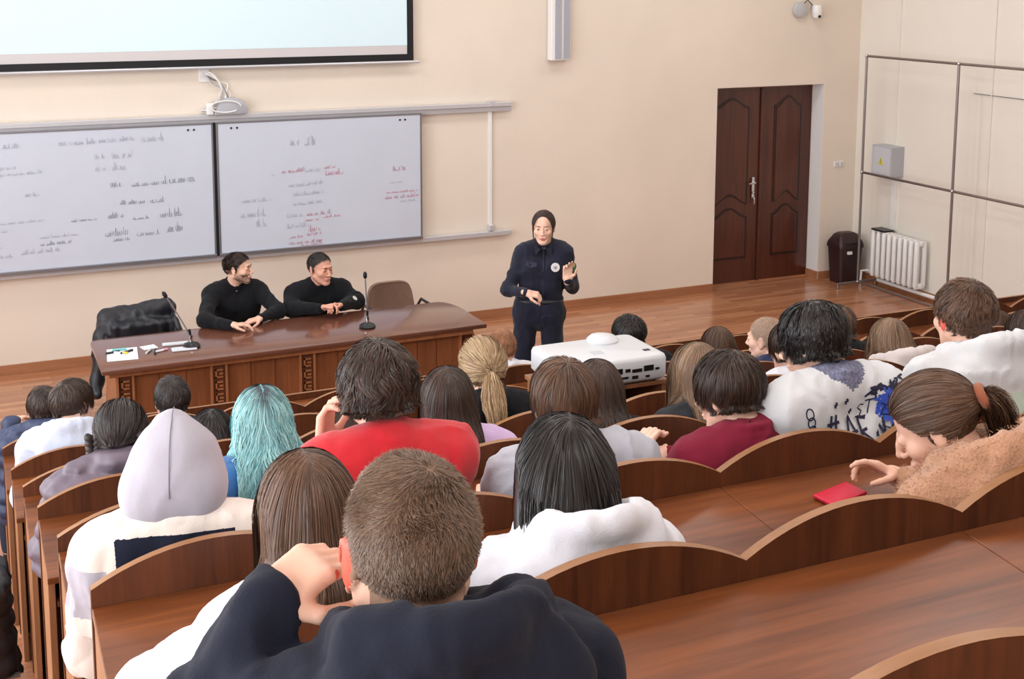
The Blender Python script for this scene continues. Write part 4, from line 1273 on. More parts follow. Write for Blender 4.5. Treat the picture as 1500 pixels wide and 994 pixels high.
    b = (np.arange(n) * (steps + 1) * 2)[:, None] + (np.arange(steps) * 2)[None]
    Q = np.stack([b, b + 1, b + 3, b + 2], -1).reshape(-1, 4)
    at = np.repeat(rn, (steps + 1) * 2); aa = np.repeat(np.asarray(al).reshape(-1), 2)
    # under-shell so that no scalp shows between strands
    if shell > 0:
        Sh = head_simple(SDF(), hc, R, hs, shell)
        def cut(Pp):
            ql = (Pp - hc.astype(f32)) @ R.astype(f32)
            v = hairline(ql, hs * (1 + shell * 3), nape - shell * .3, front, flat)
            return (v if sz is None else np.maximum(v, sz - ql[:, 2])).astype(f32)
        if mass is None:
            F, L, hh = Sh.field(h)
            ii = np.argwhere(F < .045); PP = (ii * hh + L).astype(f32)
            F[F < .045] = np.maximum(F[F < .045], cut(PP))
        else:
            F, L, hh = Sh.field(h, lo=np.min([x[4] for x in Sh.p + mass.p], 0) - 3 * h, hi=np.max([x[5] for x in Sh.p + mass.p], 0) + 3 * h)
            ii = np.argwhere(F < .045); PP = (ii * hh + L).astype(f32)
            F[F < .045] = np.maximum(F[F < .045], cut(PP))
            F2, _, _ = mass.field(h, lo=L, hi=L + (np.array(F.shape) - 1) * h)
            F2 = F2[:F.shape[0], :F.shape[1], :F.shape[2]]
            hm = np.maximum(.03 - np.abs(F - F2), 0) / .03
            F = np.minimum(F, F2) - hm * hm * .0075
        V2, Q2 = surfnet(F, L, hh)
        Q = np.concatenate([Q, Q2 + len(V)]); 
        at = np.concatenate([at, np.clip(.25 + .2 * vnoise(V2.astype(f32) * np.array((1, 1, .2), dtype=f32), .006), 0, 1)]); aa = np.concatenate([aa, np.full(len(V2), .35)])
        V = np.concatenate([V, V2])
    return np_obj(name, V, Q, [m], parent, attrs={'strand': at, 'along': aa})

def unit_rows(v):
    return v / np.maximum(np.linalg.norm(v, axis=-1, keepdims=True), 1e-9)

def face_parts(J, root, hs=1.0, lips=M_lip, brow=None, eye=True, gaze=0.0):
    hc, H = J['hc'], J['H']
    P = lambda x, y, z: Vector(hc + H @ (A((x, y, z)) * hs))
    Rm = Matrix([list(r_) for r_ in H])
    for sx in (-1, 1):
        e = MB().sphere(P(sx * .031, .0815, .009), (.012 * hs, .0115 * hs, .0064 * hs), 14, R=Rm).build('eye', [M_eye], root, smooth=True)
        MB().sphere(P(sx * .031 + gaze, .0905, .009), (.0058 * hs, .0035 * hs, .006 * hs), 12, R=Rm).build('iris', [M_iris], e, smooth=True)
        if brow:
            MB().tube([P(sx * .014, .0985, .026), P(sx * .03, .0955, .031), P(sx * .047, .083, .026)], [.0026, .0032, .0014], 8).build('eyebrow', [brow], root, smooth=True)
    MB().tube([P(-.024, .0925, -.0595), P(-.008, .1015, -.0585), P(.008, .1015, -.0585), P(.024, .0925, -.0595)], [.0015, .0035, .0035, .0015], 8).tube([P(-.02, .093, -.0665), P(0, .1015, -.068), P(.02, .093, -.0665)], [.0015, .0045, .0015], 8).build('lips', [lips], root, smooth=True)
# ================================================================== clothing builders
M_jean = cloth('denim_dark', (44, 50, 66)); M_trk = cloth('trousers_black', (26, 27, 32)); M_shoe = mat('shoe_black', (22, 22, 24), .5); M_shoew = mat('shoe_white', (220, 220, 222), .5)
TROU = [M_jean, M_trk]

def lower_clothes(J, root, h=.014, m=None, sit=True):
    S = SDF()
    for s in 'lr': leg_prims(S, J, s, .012)
    B = J['B']
    S.cap(J['pel'] + B @ A((-.07, 0, -.0)), J['pel'] + B @ A((.07, 0, -.0)), .118, .118, .04)
    S.cap(J['pel'] + B @ A((-.06, 0, .06)), J['pel'] + B @ A((.06, 0, .06)), .108, .108, .04)
    sdf_obj('trousers', S, h, [m or M_jean], root, disp=folds(.005, .06, 2))
    for s in 'lr':
        S = SDF(); a = J['an' + s]
        S.cap(a + A((0, 0, -.035)), a + B @ A((0, .15, -.045)), .043, .036, .03)
        sdf_obj('shoe', S, .012, [M_shoe], root)
    return S

def collar_ring(S, J, r=.011, R=.064, z=.0, tilt=.02):
    B = J['B']; c = J['nb'] + B @ A((0, -.002, .012 + z))
    pts = []
    for i in range(15):
        th = 2 * PI * i / 14
        pts.append(c + B @ A((R * math.sin(th), R * .98 * math.cos(th), -tilt * math.cos(th))))
    S.chain(pts, [r] * 15, .01)

def make_top(J, root, kind, mats, g=.016, h=.009, mfun=None, seed=1.0, bulk=1.0, fem=False, name=None, amp=.006, cut=.97, hood=1.0, sleeve=None, drop=0.0, armb=1.0, up=None):
    S = SDF()
    torso_prims(S, J, g, bulk, fem=fem)
    B = J['B']
    S.cap(J['pel'] + B @ A((-.07, 0, -.02)), J['pel'] + B @ A((.07, 0, -.02)), .118 + g * .5, .118 + g * .5, .04)
    for s in 'lr':
        arm_prims(S, J, s, g + (.006 if kind in ('puffer', 'hoodie', 'coat') else 0), .035, cut, armb)
    if kind == 'sweater': collar_ring(S, J)
    elif kind == 'high': 
        collar_ring(S, J, .014, .062, .0); collar_ring(S, J, .012, .06, .022)
    elif kind == 'hoodie': hood_down(S, J, hood, drop=drop, up=.012 if up is None else up)
    elif kind == 'coat': hood_down(S, J, hood, .04, .03, drop, up=.02 if up is None else up)
    elif kind == 'puffer': collar_ring(S, J, .026, .075, .01); collar_ring(S, J, .024, .07, .035)
    elif kind == 'shirt': collar_ring(S, J, .009, .06, .01)
    dp = folds(amp, .06, seed)
    if kind == 'puffer':
        pf = puffs(J)
        dp0 = dp
        dp = lambda P: dp0(P) * .3 + pf(P)
    hc, H = J['hc'].astype(f32), J['H'].astype(f32); nb = J['nb'].astype(f32)
    hs_ = SDF(); head_simple(hs_, J['hc'], J['H'], 1.0, .004); hs_.cap(J['hc'] + J['H'] @ A((0, -.02, -.06)), J['nb'] + A((0, 0, .01)), .048, .05)
    def cutf(P):
        # opening for head and neck
        return np.where(P[:, 2] > nb[2] - .03, -(hs_.ev(P) - .001), -1).astype(f32)
    o = sdf_obj(name or {'sweater': 'sweater', 'high': 'sweater', 'hoodie': 'hoodie', 'coat': 'coat', 'puffer': 'puffer_jacket', 'shirt': 'shirt'}[kind], S, h, mats, root, disp=dp, mfun=mfun, cut=cutf)
    return S, o

def local(J, V):
    return (V - J['nb']) @ J['B']

def surf_y(S, J, pts2, side=-1, off=.003, start=.35):
    """project local (x,z) points (relative to the neck base) onto the garment from behind (side -1) or the front"""
    q = np.array([(x, side * start, z) for x, z in pts2], float)
    P = J['nb'] + q @ J['B'].T; d = J['B'] @ A((0, -side, 0))
    for _ in range(30):
        v = S.ev(P); P = P + d * np.clip(v - off, -.02, .05)[:, None]
    _, g = S.grad(P)
    return P, g

def print_strokes(S, J, strokes, w, m, root, name='print', side=-1, off=.004):
    mb = MB()
    for st in strokes:
        dense = []
        for a, b in zip(st[:-1], st[1:]):
            k = max(1, int(math.hypot(b[0] - a[0], b[1] - a[1]) / .006))
            dense += [(a[0] + (b[0] - a[0]) * i / k, a[1] + (b[1] - a[1]) * i / k) for i in range(k)]
        dense.append(st[-1])
        P, g = surf_y(S, J, dense, side, off)
        mb.ribbon([Vector(p) for p in P], [Vector(x) for x in g], w)
    return mb.build(name, [m], root)

def student(label, row, X, ztop, hair, top, yaw=0.0, look=None, hp=.18, hr=0.0, dx=0.0, dy=.0, fem=False, ht=.015, near=1, skin=SKIN, hands=None, face=False, group='students in the lecture benches', Y=None,
            earm=None, scalp=None, tr=0, hs=1.0, **jk):
    Yh = RY_(row) + .27 if Y is None else Y
    hc = A((X, Yh, ztop - .117 - ht))
    hy = -math.atan2(3.3 - X, 8.2 - Yh) * .8 if look is None else look
    base = A((X + dx, RY_(row) + .2 + dy, FL[row]))
    root = thing('person', tuple(base), label, 'person', group)
    jk.setdefault('sw', .15 if fem else .168); jk.setdefault('slump', .008)
    jk.setdefault('nbo', (0, -.07, -.118))
    J = joints(hc, base, yaw, hyaw=hy - yaw, hpitch=hp, hroll=hr, **jk)
    if fem: hs = hs * .95
    hb = .0045 if (hands or face) else (.006 if near else .008)
    S = body_sdf(J, hands, fem, face=True, ears=True, hs=hs)
    mf = None; ms = [skin]
    if earm is not None:
        ms = [skin, earm] + ([scalp] if scalp is not None else [])
        def mf(C):
            q = (C - J['hc']) @ J['H']
            ear = ((np.abs(q[:, 0]) > .0775) & (np.abs(q[:, 0]) < .0885) & (np.abs(q[:, 2]) < .04) & (np.abs(q[:, 1] + .008) < .026)).astype(int)
            if scalp is not None:
                ear[(hairline(q, hs, -.1) < 0) & (np.linalg.norm(q - A((0, -.014, .02)), axis=1) < .114) & (np.abs(q[:, 0]) < .082) & (ear == 0)] = 2
            return ear
    body = sdf_obj('body', S, hb, ms, root, mfun=mf)
    lower_clothes(J, root, m=TROU[tr])
    tk = dict(top); kind = tk.pop('kind'); m = tk.pop('m')
    Sg, og = make_top(J, root, kind, m if isinstance(m, list) else [m], h=.0085 if near else .011, fem=False, **tk)
    hd = dict(hair)
    if hd:
        mm = hd.pop('m')
        hd.setdefault('N', 5000 if near else 2600)
        hd.setdefault('seed', int(X * 100) + row * 7)
        mass = None; nocol = hd.pop('nocol', False)
        if 'drape' in hd:
            d_ = hd.pop('drape'); mass = drape_mass(J, None if nocol else Sg, hs, **d_)
        make_hair('hair', J, root, mm, hs=hs, collide=None if nocol else Sg, mass=mass, **hd)
    return root, J, Sg

def drape_mass(J, Sg, hs=1.0, L=.24, w=.055, r=.03, y=-.052, fwd=0.0, lean=0.0, taper=.7):
    """hanging hair volume behind the head: three falling strips laid over the garment"""
    w *= .82; r *= .85
    M_ = SDF(); hc, H = J['hc'], J['H']
    for x in (-w, 0, w):
        yy = y - .022 * (1 - abs(x) / max(w, 1e-6)) + .0
        p = hc + H @ A((x, yy, .0)) * hs; pts = [p]
        for i in range(6):
            p = p + A((lean * .1, 0, -1)) * (L / 6) + H @ A((x * .06, -.008, 0))
            d, g = Sg.grad(p[None]) if Sg is not None else (A([9.0]), A([[0, 0, 0]]))
            if d[0] < r * .5: p = p + g[0] * (r * .5 - d[0]) * A((1, 1, .2))
            pts.append(p)
        M_.chain(pts, list(np.linspace(r, r * taper, 7)), .03)
    return M_

# ------------------------------------------------------------------ hair colours
H_dkbrown = hair_mat('hair_dark_brown', (24, 16, 13), (78, 54, 42))
H_brown = hair_mat('hair_brown', (44, 29, 22), (118, 84, 62))
H_black = hair_mat('hair_black', (14, 12, 13), (44, 36, 36), rough=.34)
H_soft = hair_mat('hair_blackish', (20, 16, 17), (66, 54, 52))
H_light = hair_mat('hair_light_brown', (80, 58, 44), (168, 136, 108))
H_buzz = hair_mat('hair_buzz', (66, 48, 38), (136, 106, 84))
H_blond = hair_mat('hair_blond', (128, 96, 66), (220, 190, 150))
H_honey = hair_mat('hair_honey', (128, 84, 50), (206, 158, 110))
H_teal = hair_mat('hair_turquoise', (60, 138, 152), (184, 232, 230), root=(52, 60, 70, .02, .22))
H_ging = hair_mat('hair_ginger', (120, 74, 48), (190, 134, 96))
H_short = hair_mat('hair_shaved_blond', (150, 122, 104), (196, 170, 148))
H_gray = hair_mat('hair_greying', (30, 26, 26), (84, 78, 76))

# ------------------------------------------------------------------ fabrics
M_stub = mat('scalp_stubble', (150, 116, 96), .7, noise=.15, nscale=60)
C_navy = cloth('navy_fleece', (22, 25, 40)); C_white = cloth('white_cotton', (214, 214, 222), .02); C_white2 = cloth('white_jersey', (208, 210, 214), .02)
C_red = cloth('red_knit', (196, 26, 38), .05); C_grey = cloth('grey_melange', (176, 178, 190), .04); C_burg = cloth('burgundy_knit', (124, 28, 52), .06)
C_blue = cloth('blue_knit', (38, 92, 148), .12); C_lav = cloth('lavender_cotton', (202, 172, 214), .03); C_black = cloth('black_cloth', (20, 21, 26), .05)
C_mint = cloth('mint_cotton', (190, 206, 192), .02); C_beige = cloth('beige_coat', (206, 196, 194), .03); C_teddy = cloth('teddy_camel', (178, 132, 102), .1, bump=.5, bs=160)
C_puff = mat('plum_puffer', (100, 88, 100), .55, noise=.08, nscale=10, bump=.1, bscale=40); C_puffn = mat('navy_puffer', (44, 54, 84), .6)
C_plaid = cloth('charcoal_check', (46, 48, 54), .3); C_pale = cloth('pale_blue_fleece', (198, 206, 226), .03); C_royal = cloth('royal_blue', (36, 104, 190), .03)
C_dnavy = cloth('dark_navy_shell', (42, 50, 84), .04, .6); C_hgrey = cloth('hood_grey', (170, 166, 178), .02); C_cream = cloth('cream_panel', (226, 216, 208), .02); C_ink = cloth('ink_panel', (26, 30, 48), .04)
C_lgrey = cloth('light_grey_panel', (150, 154, 172), .03); C_pink = cloth('hot_pink', (220, 40, 110), .03); C_uni = cloth('uniform_navy', (24, 26, 44), .05, .75, .1)
C_blk2 = cloth('black_knit', (16, 17, 22), .06)
# ================================================================== the students
NEARH = dict(thick=.02)
# --- nearest boy, navy hoodie, hand at his left ear
def buzzlen(q):
    z = q[:, 2]; return np.clip(.22 + (z + .03) / .09 * .8, .16, 1.0)
student('boy in a navy hoodie seen from behind, buzz cut, hand held to his red ear', -2, .472, 2.745, dict(m=H_buzz, style='buzz', N=30000, length=.017, L2=buzzlen, thick=.0045, gravity=.05, messy=.9, shell=0, width=.0009, steps=3, clump=0, nape=-.1, crown=(.012, -.05, .105), h=.004, nocol=True),
        dict(kind='hoodie', m=C_navy, g=.02, bulk=1.0, hood=1.3, amp=.010, seed=4.0, up=.026, drop=.01, cut=1.02),
        look=-.08, hp=.12, ht=.006, earm=EARR, scalp=M_stub, sw=.165, hs=.985, nbo=(0, -.072, -.1),
        wl=(-.175, .10, 1.16), el=(-.31, .12, .93), wr=(.12, .34, .80),
        hands=dict(l=dict(d=A((.8, .25, .35)), n=A((.3, .3, -.9)), side=A((-.2, -1, .3)), curl=(.7, .8, .9, .95), thumb=.5)))

# --- girl with long brown hair, white sweater with striped collar
def stripes(J):
    def f(V):
        q = local(J, V)
        r_ = np.sqrt(q[:, 0] ** 2 + (q[:, 1] + .0) ** 2); z = q[:, 2] + .35 * np.maximum(r_ - .06, 0)
        out = np.zeros(len(V), int)
        out[(z > -.012) & (z <= .0) & (r_ < .13)] = 1
        out[(z > .0) & (z <= .008) & (r_ < .13)] = 0
        out[(z > .008) & (r_ < .13)] = 2
        return out
    return f
r_, J_, S_ = student('girl with long straight brown hair and a white sweater with a striped collar', -1, .555, 2.455,
        dict(m=H_brown, style='long', N=10000, length=.33, thick=.012, gravity=.9, messy=.06, shell=.008, width=.0014, steps=12, clump=.25, part=.0, drape=dict(L=.22, w=.055, r=.034)),
        dict(kind='sweater', m=[C_white, C_ink, C_red], g=.018, amp=.007, seed=9.0), dx=-.085, look=.0, hp=.25, hr=-.03, fem=True, wl=(.06, .34, .80), el=(-.2, .2, .80))
# --- girl with sleek black hair, white hoodie
student('girl with sleek black hair lying inside the hood of her white hoodie', -1, 1.085, 2.445,
        dict(m=H_black, style='long', N=11000, length=.30, thick=.018, gravity=.9, messy=.03, shell=.006, width=.0015, steps=10, clump=.15, part=.01, xw=.1, nocol=True, drape=dict(L=.13, w=.06, r=.05)),
        dict(kind='hoodie', m=C_white, g=.024, hood=1.42, amp=.009, seed=14.0, drop=.0, up=.02), look=-.35, hp=.22, fem=True, face=True, hs=1.04, sw=.155, dy=.03)
# --- girl in a camel teddy coat with a low ponytail, looking down left
rt_, Jt, St = student('girl in a camel teddy coat with a low ponytail, bending over a red phone', -1, 2.055, 2.40,
        dict(m=H_brown, style='tied', N=9000, length=.2, thick=.008, shell=.005, width=.0014, steps=9, tie=(0, -.12, .01), nape=-.075, tails=[dict(at=(0, -.125, .01), L=.17, n=1500, r=.03, d=(0, -.6, .1), g=.5)]),
        dict(kind='coat', m=C_teddy, cut=.8, g=.028, hood=1.35, amp=.008, seed=21.0, bulk=1.05, drop=.01), look=.8, hp=.6, hr=.0, fem=True, face=True, dx=.05, dy=.03, yaw=.3, sw=.165, hs=1.03,
        wl=('w', 2.245, 2.45, 1.985), el=('w', 2.27, 2.22, 1.99), wr=(.3, .22, .70), nbo=(0, -.08, -.10),
        hands=dict(l=dict(d=A((-.75, .35, .45)), n=A((-.5, -.1, -.7)), side=A((-.3, -.9, .2)), curl=(.35, .7, .85, .95), thumb=.8)))
MB().tube([Vector(Jt['hc'] + Jt['H'] @ A((.0 + .024 * math.cos(a), -.127 + .0 * math.sin(a), .01 + .024 * math.sin(a)))) for a in [2 * PI * i / 16 for i in range(17)]], .012, 10).build('scrunchie', [cloth('scrunchie_rust', (150, 84, 56))], rt_, smooth=True)

def fuzz(obj, S, m, n, ln, w, seed=3):
    """short pile of teddy fabric rooted on the coat surface"""
    rg = np.random.default_rng(seed)
    me = obj.data; nv = len(me.vertices); co_ = np.empty(nv * 3, dtype=f32); me.vertices.foreach_get('co', co_); co_ = co_.reshape(-1, 3) + np.array(world_loc(obj.parent), dtype=f32)
    nr = np.empty(nv * 3, dtype=f32); me.vertices.foreach_get('normal', nr); nr = nr.reshape(-1, 3)
    i = rg.integers(0, nv, n); P = co_[i] + rg.normal(0, .003, (n, 3)); N_ = nr[i] + rg.normal(0, .45, (n, 3)) + A((0, 0, -.35)); N_ = unit_rows(N_)
    L_ = ln * (.5 + rg.random((n, 1))); sd = unit_rows(rg.normal(0, 1, (n, 3))) * w / 2
    V = np.stack([P - sd, P + sd, P + N_ * L_ + sd * .4, P + N_ * L_ - sd * .4], 1).reshape(-1, 3)
    Q = np.arange(n * 4).reshape(-1, 4)
    return np_obj('teddy_pile', V, Q, [m], obj.parent)
for c_ in rt_.children:
    if c_.name.startswith('coat'):
        fuzz(c_, St, C_teddy, 30000, .008, .0016)['kind'] = 'stuff'
# her red phone, lying on the desk top under her hand
pb = MB().box(2.02, 2.16, 2.455, 2.525, 1.942, 1.952, R=RZ(.25) @ RX(.092)).build('smartphone', [mat('phone_case_red', (206, 24, 60), .4)], None, bevel=.003)
tag(pb, 'phone in a bright red case on the desk before the camel coat girl', 'phone')

# --- grey hood, colour block jacket
def student_hood():
    X, ztop = .445, 2.285; row = 0
    hc = A((X, RY_(0) + .28, ztop - .117 - .05)); base = A((X + .0, RY_(0) + .21, FL[0]))
    root = thing('person', tuple(base), 'person in a raised grey hood and a cream, navy and grey colour block jacket', 'person', 'students in the lecture benches')
    J = joints(hc, base, -.1, nbo=(0, -.075, -.105), hyaw=-.15, hpitch=.3, sw=.168, slump=.01, wl=(-.14, .33, .81), armout=.04)
    sdf_obj('body', body_sdf(J), .008, [SKIN], root); lower_clothes(J, root)
    def mf(V):
        q = local(J, V); x = q[:, 0] - .0; z = q[:, 2]; y = q[:, 1]
        out = np.full(len(V), 2)
        outer = (np.abs(x + .01) < .135) & (z < .004 + .0 * x) & (y < .03)
        rr = np.sqrt(np.maximum(np.abs(x) - .06, 0) ** 2 + np.maximum(z + .095, 0) ** 2)
        inner = (rr < .055) & (y < .02)
        out[outer] = 1; out[outer & inner] = 3
        armz = (x < -.165) & (z < -.06) & (z > -.2); out[armz] = 0
        armr = (x > .2) & (z < -.16); out[armr] = 0
        return out
    make_top(J, root, 'sweater', [C_hgrey, C_ink, C_cream, C_lgrey], g=.022, amp=.009, seed=31.0, mfun=mf, bulk=1.03, h=.0042, name='jacket', armb=1.2)
    S = SDF(); H = J['H']; P = lambda x, y, z: hc + H @ A((x, y, z))
    S.ell(P(0, -.03, .02), (.098, .118, .105), H, k=.03)
    S.ell(P(0, -.05, -.03), (.122, .102, .08), H, k=.05)
    S.cap(P(0, -.03, .065), P(-.004, -.03, .115), .055, .014, k=.08)
    S.cap(P(-.05, -.068, -.06), P(.05, -.068, -.06), .066, .066, k=.04)
    S.ell(P(0, .1, -.01), (.07, .11, .1), H, k=.02, op=1)
    sdf_obj('hood', S, .0065, [C_hgrey], root, disp=folds(.004, .09, 5.0))
    st = []
    for i in range(30):
        a = -.35 + 2.35 * i / 29
        st.append(P(0, -.03 - .4 * math.sin(a), .06 + .4 * math.cos(a)))
    Q = np.array(st); c0 = P(0, -.02, -.02); pts = []
    for p in Q:
        d = unit(c0 - p); q_ = p.copy()
        for _ in range(40):
            v = float(S.ev(q_[None])[0]); q_ = q_ + d * np.clip(v - .0035, -.01, .03)
        pts.append(Vector(q_))
    MB().tube(pts, .0013, 6).build('hood_seam', [mat('seam_grey', (118, 115, 126), .8)], root, smooth=True)
student_hood()

# --- boy with tousled dark brown hair, red sweater
student('boy with tousled dark brown hair in a bright red sweater, fingers at his cheek', 0, .955, 2.405,
        dict(m=H_dkbrown, style='short', N=9000, length=.095, thick=.022, gravity=.3, messy=.75, shell=.010, width=.0022, steps=8, clump=.8, wave=.006, wfreq=12, nape=-.1, crown=(0, -.03, .115), ngd=70),
        dict(kind='sweater', m=C_red, g=.022, bulk=1.08, amp=.006, seed=41.0), look=-.05, hp=.12, ht=.035, sw=.17, dx=-.02,
        wl=(-.095, .17, 1.12), el=(-.17, .30, .86), wr=(.1, .36, .80),
        hands=dict(l=dict(d=A((.1, .05, 1)), n=A((.6, -.6, .1)), side=A((.3, .5, .3)), curl=(.5, .55, .6, .7), thumb=.4)))
# --- boy with brown bowl cut, grey hoodie
student('boy with a brown bowl cut and a pale grey hoodie, behind the projector', 0, 1.49, 2.285,
        dict(m=H_brown, style='short', N=9000, length=.11, thick=.014, gravity=.75, messy=.2, shell=.006, width=.0018, steps=9, clump=.6, nape=-.075, crown=(0, -.05, .11), ngd=90),
        dict(kind='sweater', m=C_grey, g=.026, bulk=1.06, amp=.007, seed=44.0), look=-.08, hp=.15, ht=.025, sw=.18)
# --- boy in burgundy with clasped hands
student('boy with neat brown hair in a burgundy top, resting on his clasped hands', 0, 2.03, 2.235,
        dict(m=H_dkbrown, style='short', N=9000, length=.095, thick=.014, gravity=.55, messy=.25, shell=.006, width=.0018, steps=8, clump=.6, nape=-.08, crown=(.01, -.05, .105), ngd=90),
        dict(kind='high', m=C_burg, g=.02, bulk=1.05, amp=.006, seed=47.0), look=.42, hp=.3, ht=.02, face=True, skin=SKINP, sw=.175, dx=.05,
        wl=(-.20, .31, .845), el=(-.28, .06, .82), wr=(-.125, .29, .865), er=(.10, .28, .80),
        hands=dict(l=dict(d=A((.25, .15, .8)), n=A((.8, .25, -.3)), side=A((-.2, -1, .2)), curl=(1.0, 1.05, 1.1, 1.1), thumb=1.0), r=dict(d=A((-.8, .3, .55)), n=A((-.3, .2, -.9)), side=A((-.2, -.9, .3)), curl=(.75, .85, .95, 1.05), thumb=1.0)))
# --- boy in graffiti jacket
def gcol(V):
    hc_ = A((2.33, RY_(0) + .27, 2.36 - .117 - .03)); J = joints(hc_, A((2.44, RY_(0) + .2, FL[0])), .05, hyaw=.45, hpitch=.34, sw=.185, slump=.008, nbo=(0, -.07, -.118))
    q = local(J, V); return ((np.hypot(q[:, 0], q[:, 1]) < .083) & (q[:, 2] > .006)).astype(int)
rg_, Jg, Sg_ = student('boy with fluffy black hair in a white graffiti jacket with a blue rose', 0, 2.33, 2.36,
        dict(m=H_black, style='short', N=10000, length=.105, thick=.012, gravity=.35, messy=.6, shell=.006, width=.0021, steps=8, clump=.75, wave=.004, nape=-.105, crown=(0, -.02, .115), ngd=70),
        dict(kind='high', m=[C_white2, mat('collar_speckled', (110, 112, 136), .9, noise=.5, nscale=120)], g=.03, bulk=1.1, amp=.008, seed=52.0, name='jacket', mfun=gcol), look=.5, hp=.34, ht=.03, face=True, skin=SKINP, sw=.185, dx=.11, yaw=.05)
M_inkb = mat('print_ink', (22, 22, 52), .7); M_rose = mat('print_blue', (48, 82, 190), .7); M_grs = mat('print_grey', (120, 126, 150), .8)
def glyph(ch, x, z, s, sl=.2):
    G = {'#': [[(.25, 0), (.4, 1)], [(.6, 0), (.75, 1)], [(.05, .3), (.9, .36)], [(.1, .65), (.95, .7)]], 'H': [[(.1, 0), (.15, 1)], [(.8, 0), (.85, 1)], [(.1, .5), (.85, .52)]],
         'A': [[(0, 0), (.45, 1), (.95, 0)], [(.1, .35), (.95, .4)]], 'R': [[(.1, 0), (.15, 1), (.7, .9), (.75, .6), (.15, .5), (.95, 0)]], 'N': [[(.05, 0), (.1, 1), (.8, 0), (.9, 1)]],
         'S': [[(.85, .9), (.4, 1), (.15, .75), (.75, .45), (.6, .05), (.05, .1)]], 'T': [[(0, .95), (1, 1)], [(.5, 1), (.5, 0)]], '!': [[(.4, 1), (.35, .35)], [(.33, .12), (.32, 0)]], 'U': [[(.1, 1), (.15, .1), (.7, .05), (.85, 1)]],
         '*': [[(.1, .5), (.9, .5)], [(.5, .1), (.5, .9)], [(.2, .2), (.8, .8)]], 'Z': [[(.1, 1), (.9, .95), (.1, .1), (.95, .05)]]}
    return [[(x + (px_ + sl * (py_ - .5)) * s * .8, z + py_ * s) for px_, py_ in st] for st in G[ch]]
big = glyph('#', -.125, -.118, .068) + glyph('A', -.06, -.128, .066) + glyph('R', -.005, -.142, .07) + glyph('N', .055, -.125, .045) + glyph('S', .105, -.145, .05) + glyph('H', .15, -.14, .045)
print_strokes(Sg_, Jg, big, .009, M_inkb, rg_, 'graffiti_print')
thin = glyph('S', -.0, -.075, .04) + glyph('T', .03, -.07, .045) + glyph('!', .065, -.08, .045) + glyph('*', -.085, -.035, .022) + glyph('*', -.045, -.03, .022) + glyph('*', -.03, -.06, .02)
for k_ in range(5): thin.append([(-.175 + .012 * math.sin(a) + .004 * k_, -.035 - .024 * k_ + .016 * math.cos(a)) for a in [2 * PI * i / 10 for i in range(11)]])
thin.append([(.08, -.10), (.13, -.12), (.17, -.07)]); thin.append([(.0, -.12), (.01, -.075), (.055, -.07)])
print_strokes(Sg_, Jg, thin, .0045, M_inkb, rg_, 'thin_print')
rq = random.Random(5); sc_ = []
for k_ in range(16):
    cx_, cz_ = rq.uniform(.05, .2), rq.uniform(-.03, .005)
    sc_.append([(cx_ + rq.uniform(-.03, .03), cz_ + rq.uniform(-.018, .018)) for _ in range(4)])
print_strokes(Sg_, Jg, sc_, .007, M_inkb, rg_, 'shoulder_print')
rose = []
for k_ in range(60):
    a0 = k_ * 2.4; rr_ = .0065 * math.sqrt(k_) * (1 + .12 * math.sin(k_ * 1.7))
    rose.append([(.118 + rr_ * math.cos(a0) + .011 * math.cos(a0 + 1.2 + t_ * .7), -.05 + rr_ * .9 * math.sin(a0) + .011 * math.sin(a0 + 1.2 + t_ * .7)) for t_ in range(5)])
print_strokes(Sg_, Jg, rose, .008, M_rose, rg_, 'blue_rose_print', off=.0045)
print_strokes(Sg_, Jg, [[(.105 + .012 * k_ * math.cos(k_ * 1.9), -.06 + .01 * k_ * math.sin(k_ * 1.9)) for k_ in range(5)], [(.09, -.04), (.11, -.05), (.12, -.035)]], .004, M_inkb, rg_, 'rose_outline', off=.0055)
# --- boy with mint and white hoodie
def mintf(J):
    return None
Xm = 2.92
def mk_mint():
    hold = {}
    def mf(V):
        q = (V - hold['nb']) @ hold['B']; return (q[:, 2] < -.05).astype(int)
    # joints are deterministic: compute them once for the colour boundary
    hc = A((Xm, RY_(0) + .27, 2.36 - .117 - .02)); base = A((Xm + .04, RY_(0) + .2, FL[0]))
    J = joints(hc, base, 0, hyaw=-.12, hpitch=.12, sw=.185, slump=.008, nbo=(0, -.07, -.118)); hold['nb'] = J['nb']; hold['B'] = J['B']
    return student('boy with short brown hair in a white and mint hoodie, beside the camel coat girl', 0, Xm, 2.36,
        dict(m=H_brown, style='short', N=9000, length=.045, thick=.012, gravity=.2, messy=.5, shell=.005, width=.0017, steps=6, clump=.55, nape=-.09, crown=(0, -.05, .105), ngd=60),
        dict(kind='hoodie', m=[C_white2, C_mint], g=.028, bulk=1.08, hood=1.45, amp=.008, seed=57.0, mfun=mf, up=.02), look=-.12, hp=.12, ht=.02, sw=.185, earm=EARR, dx=.04)
mk_mint()

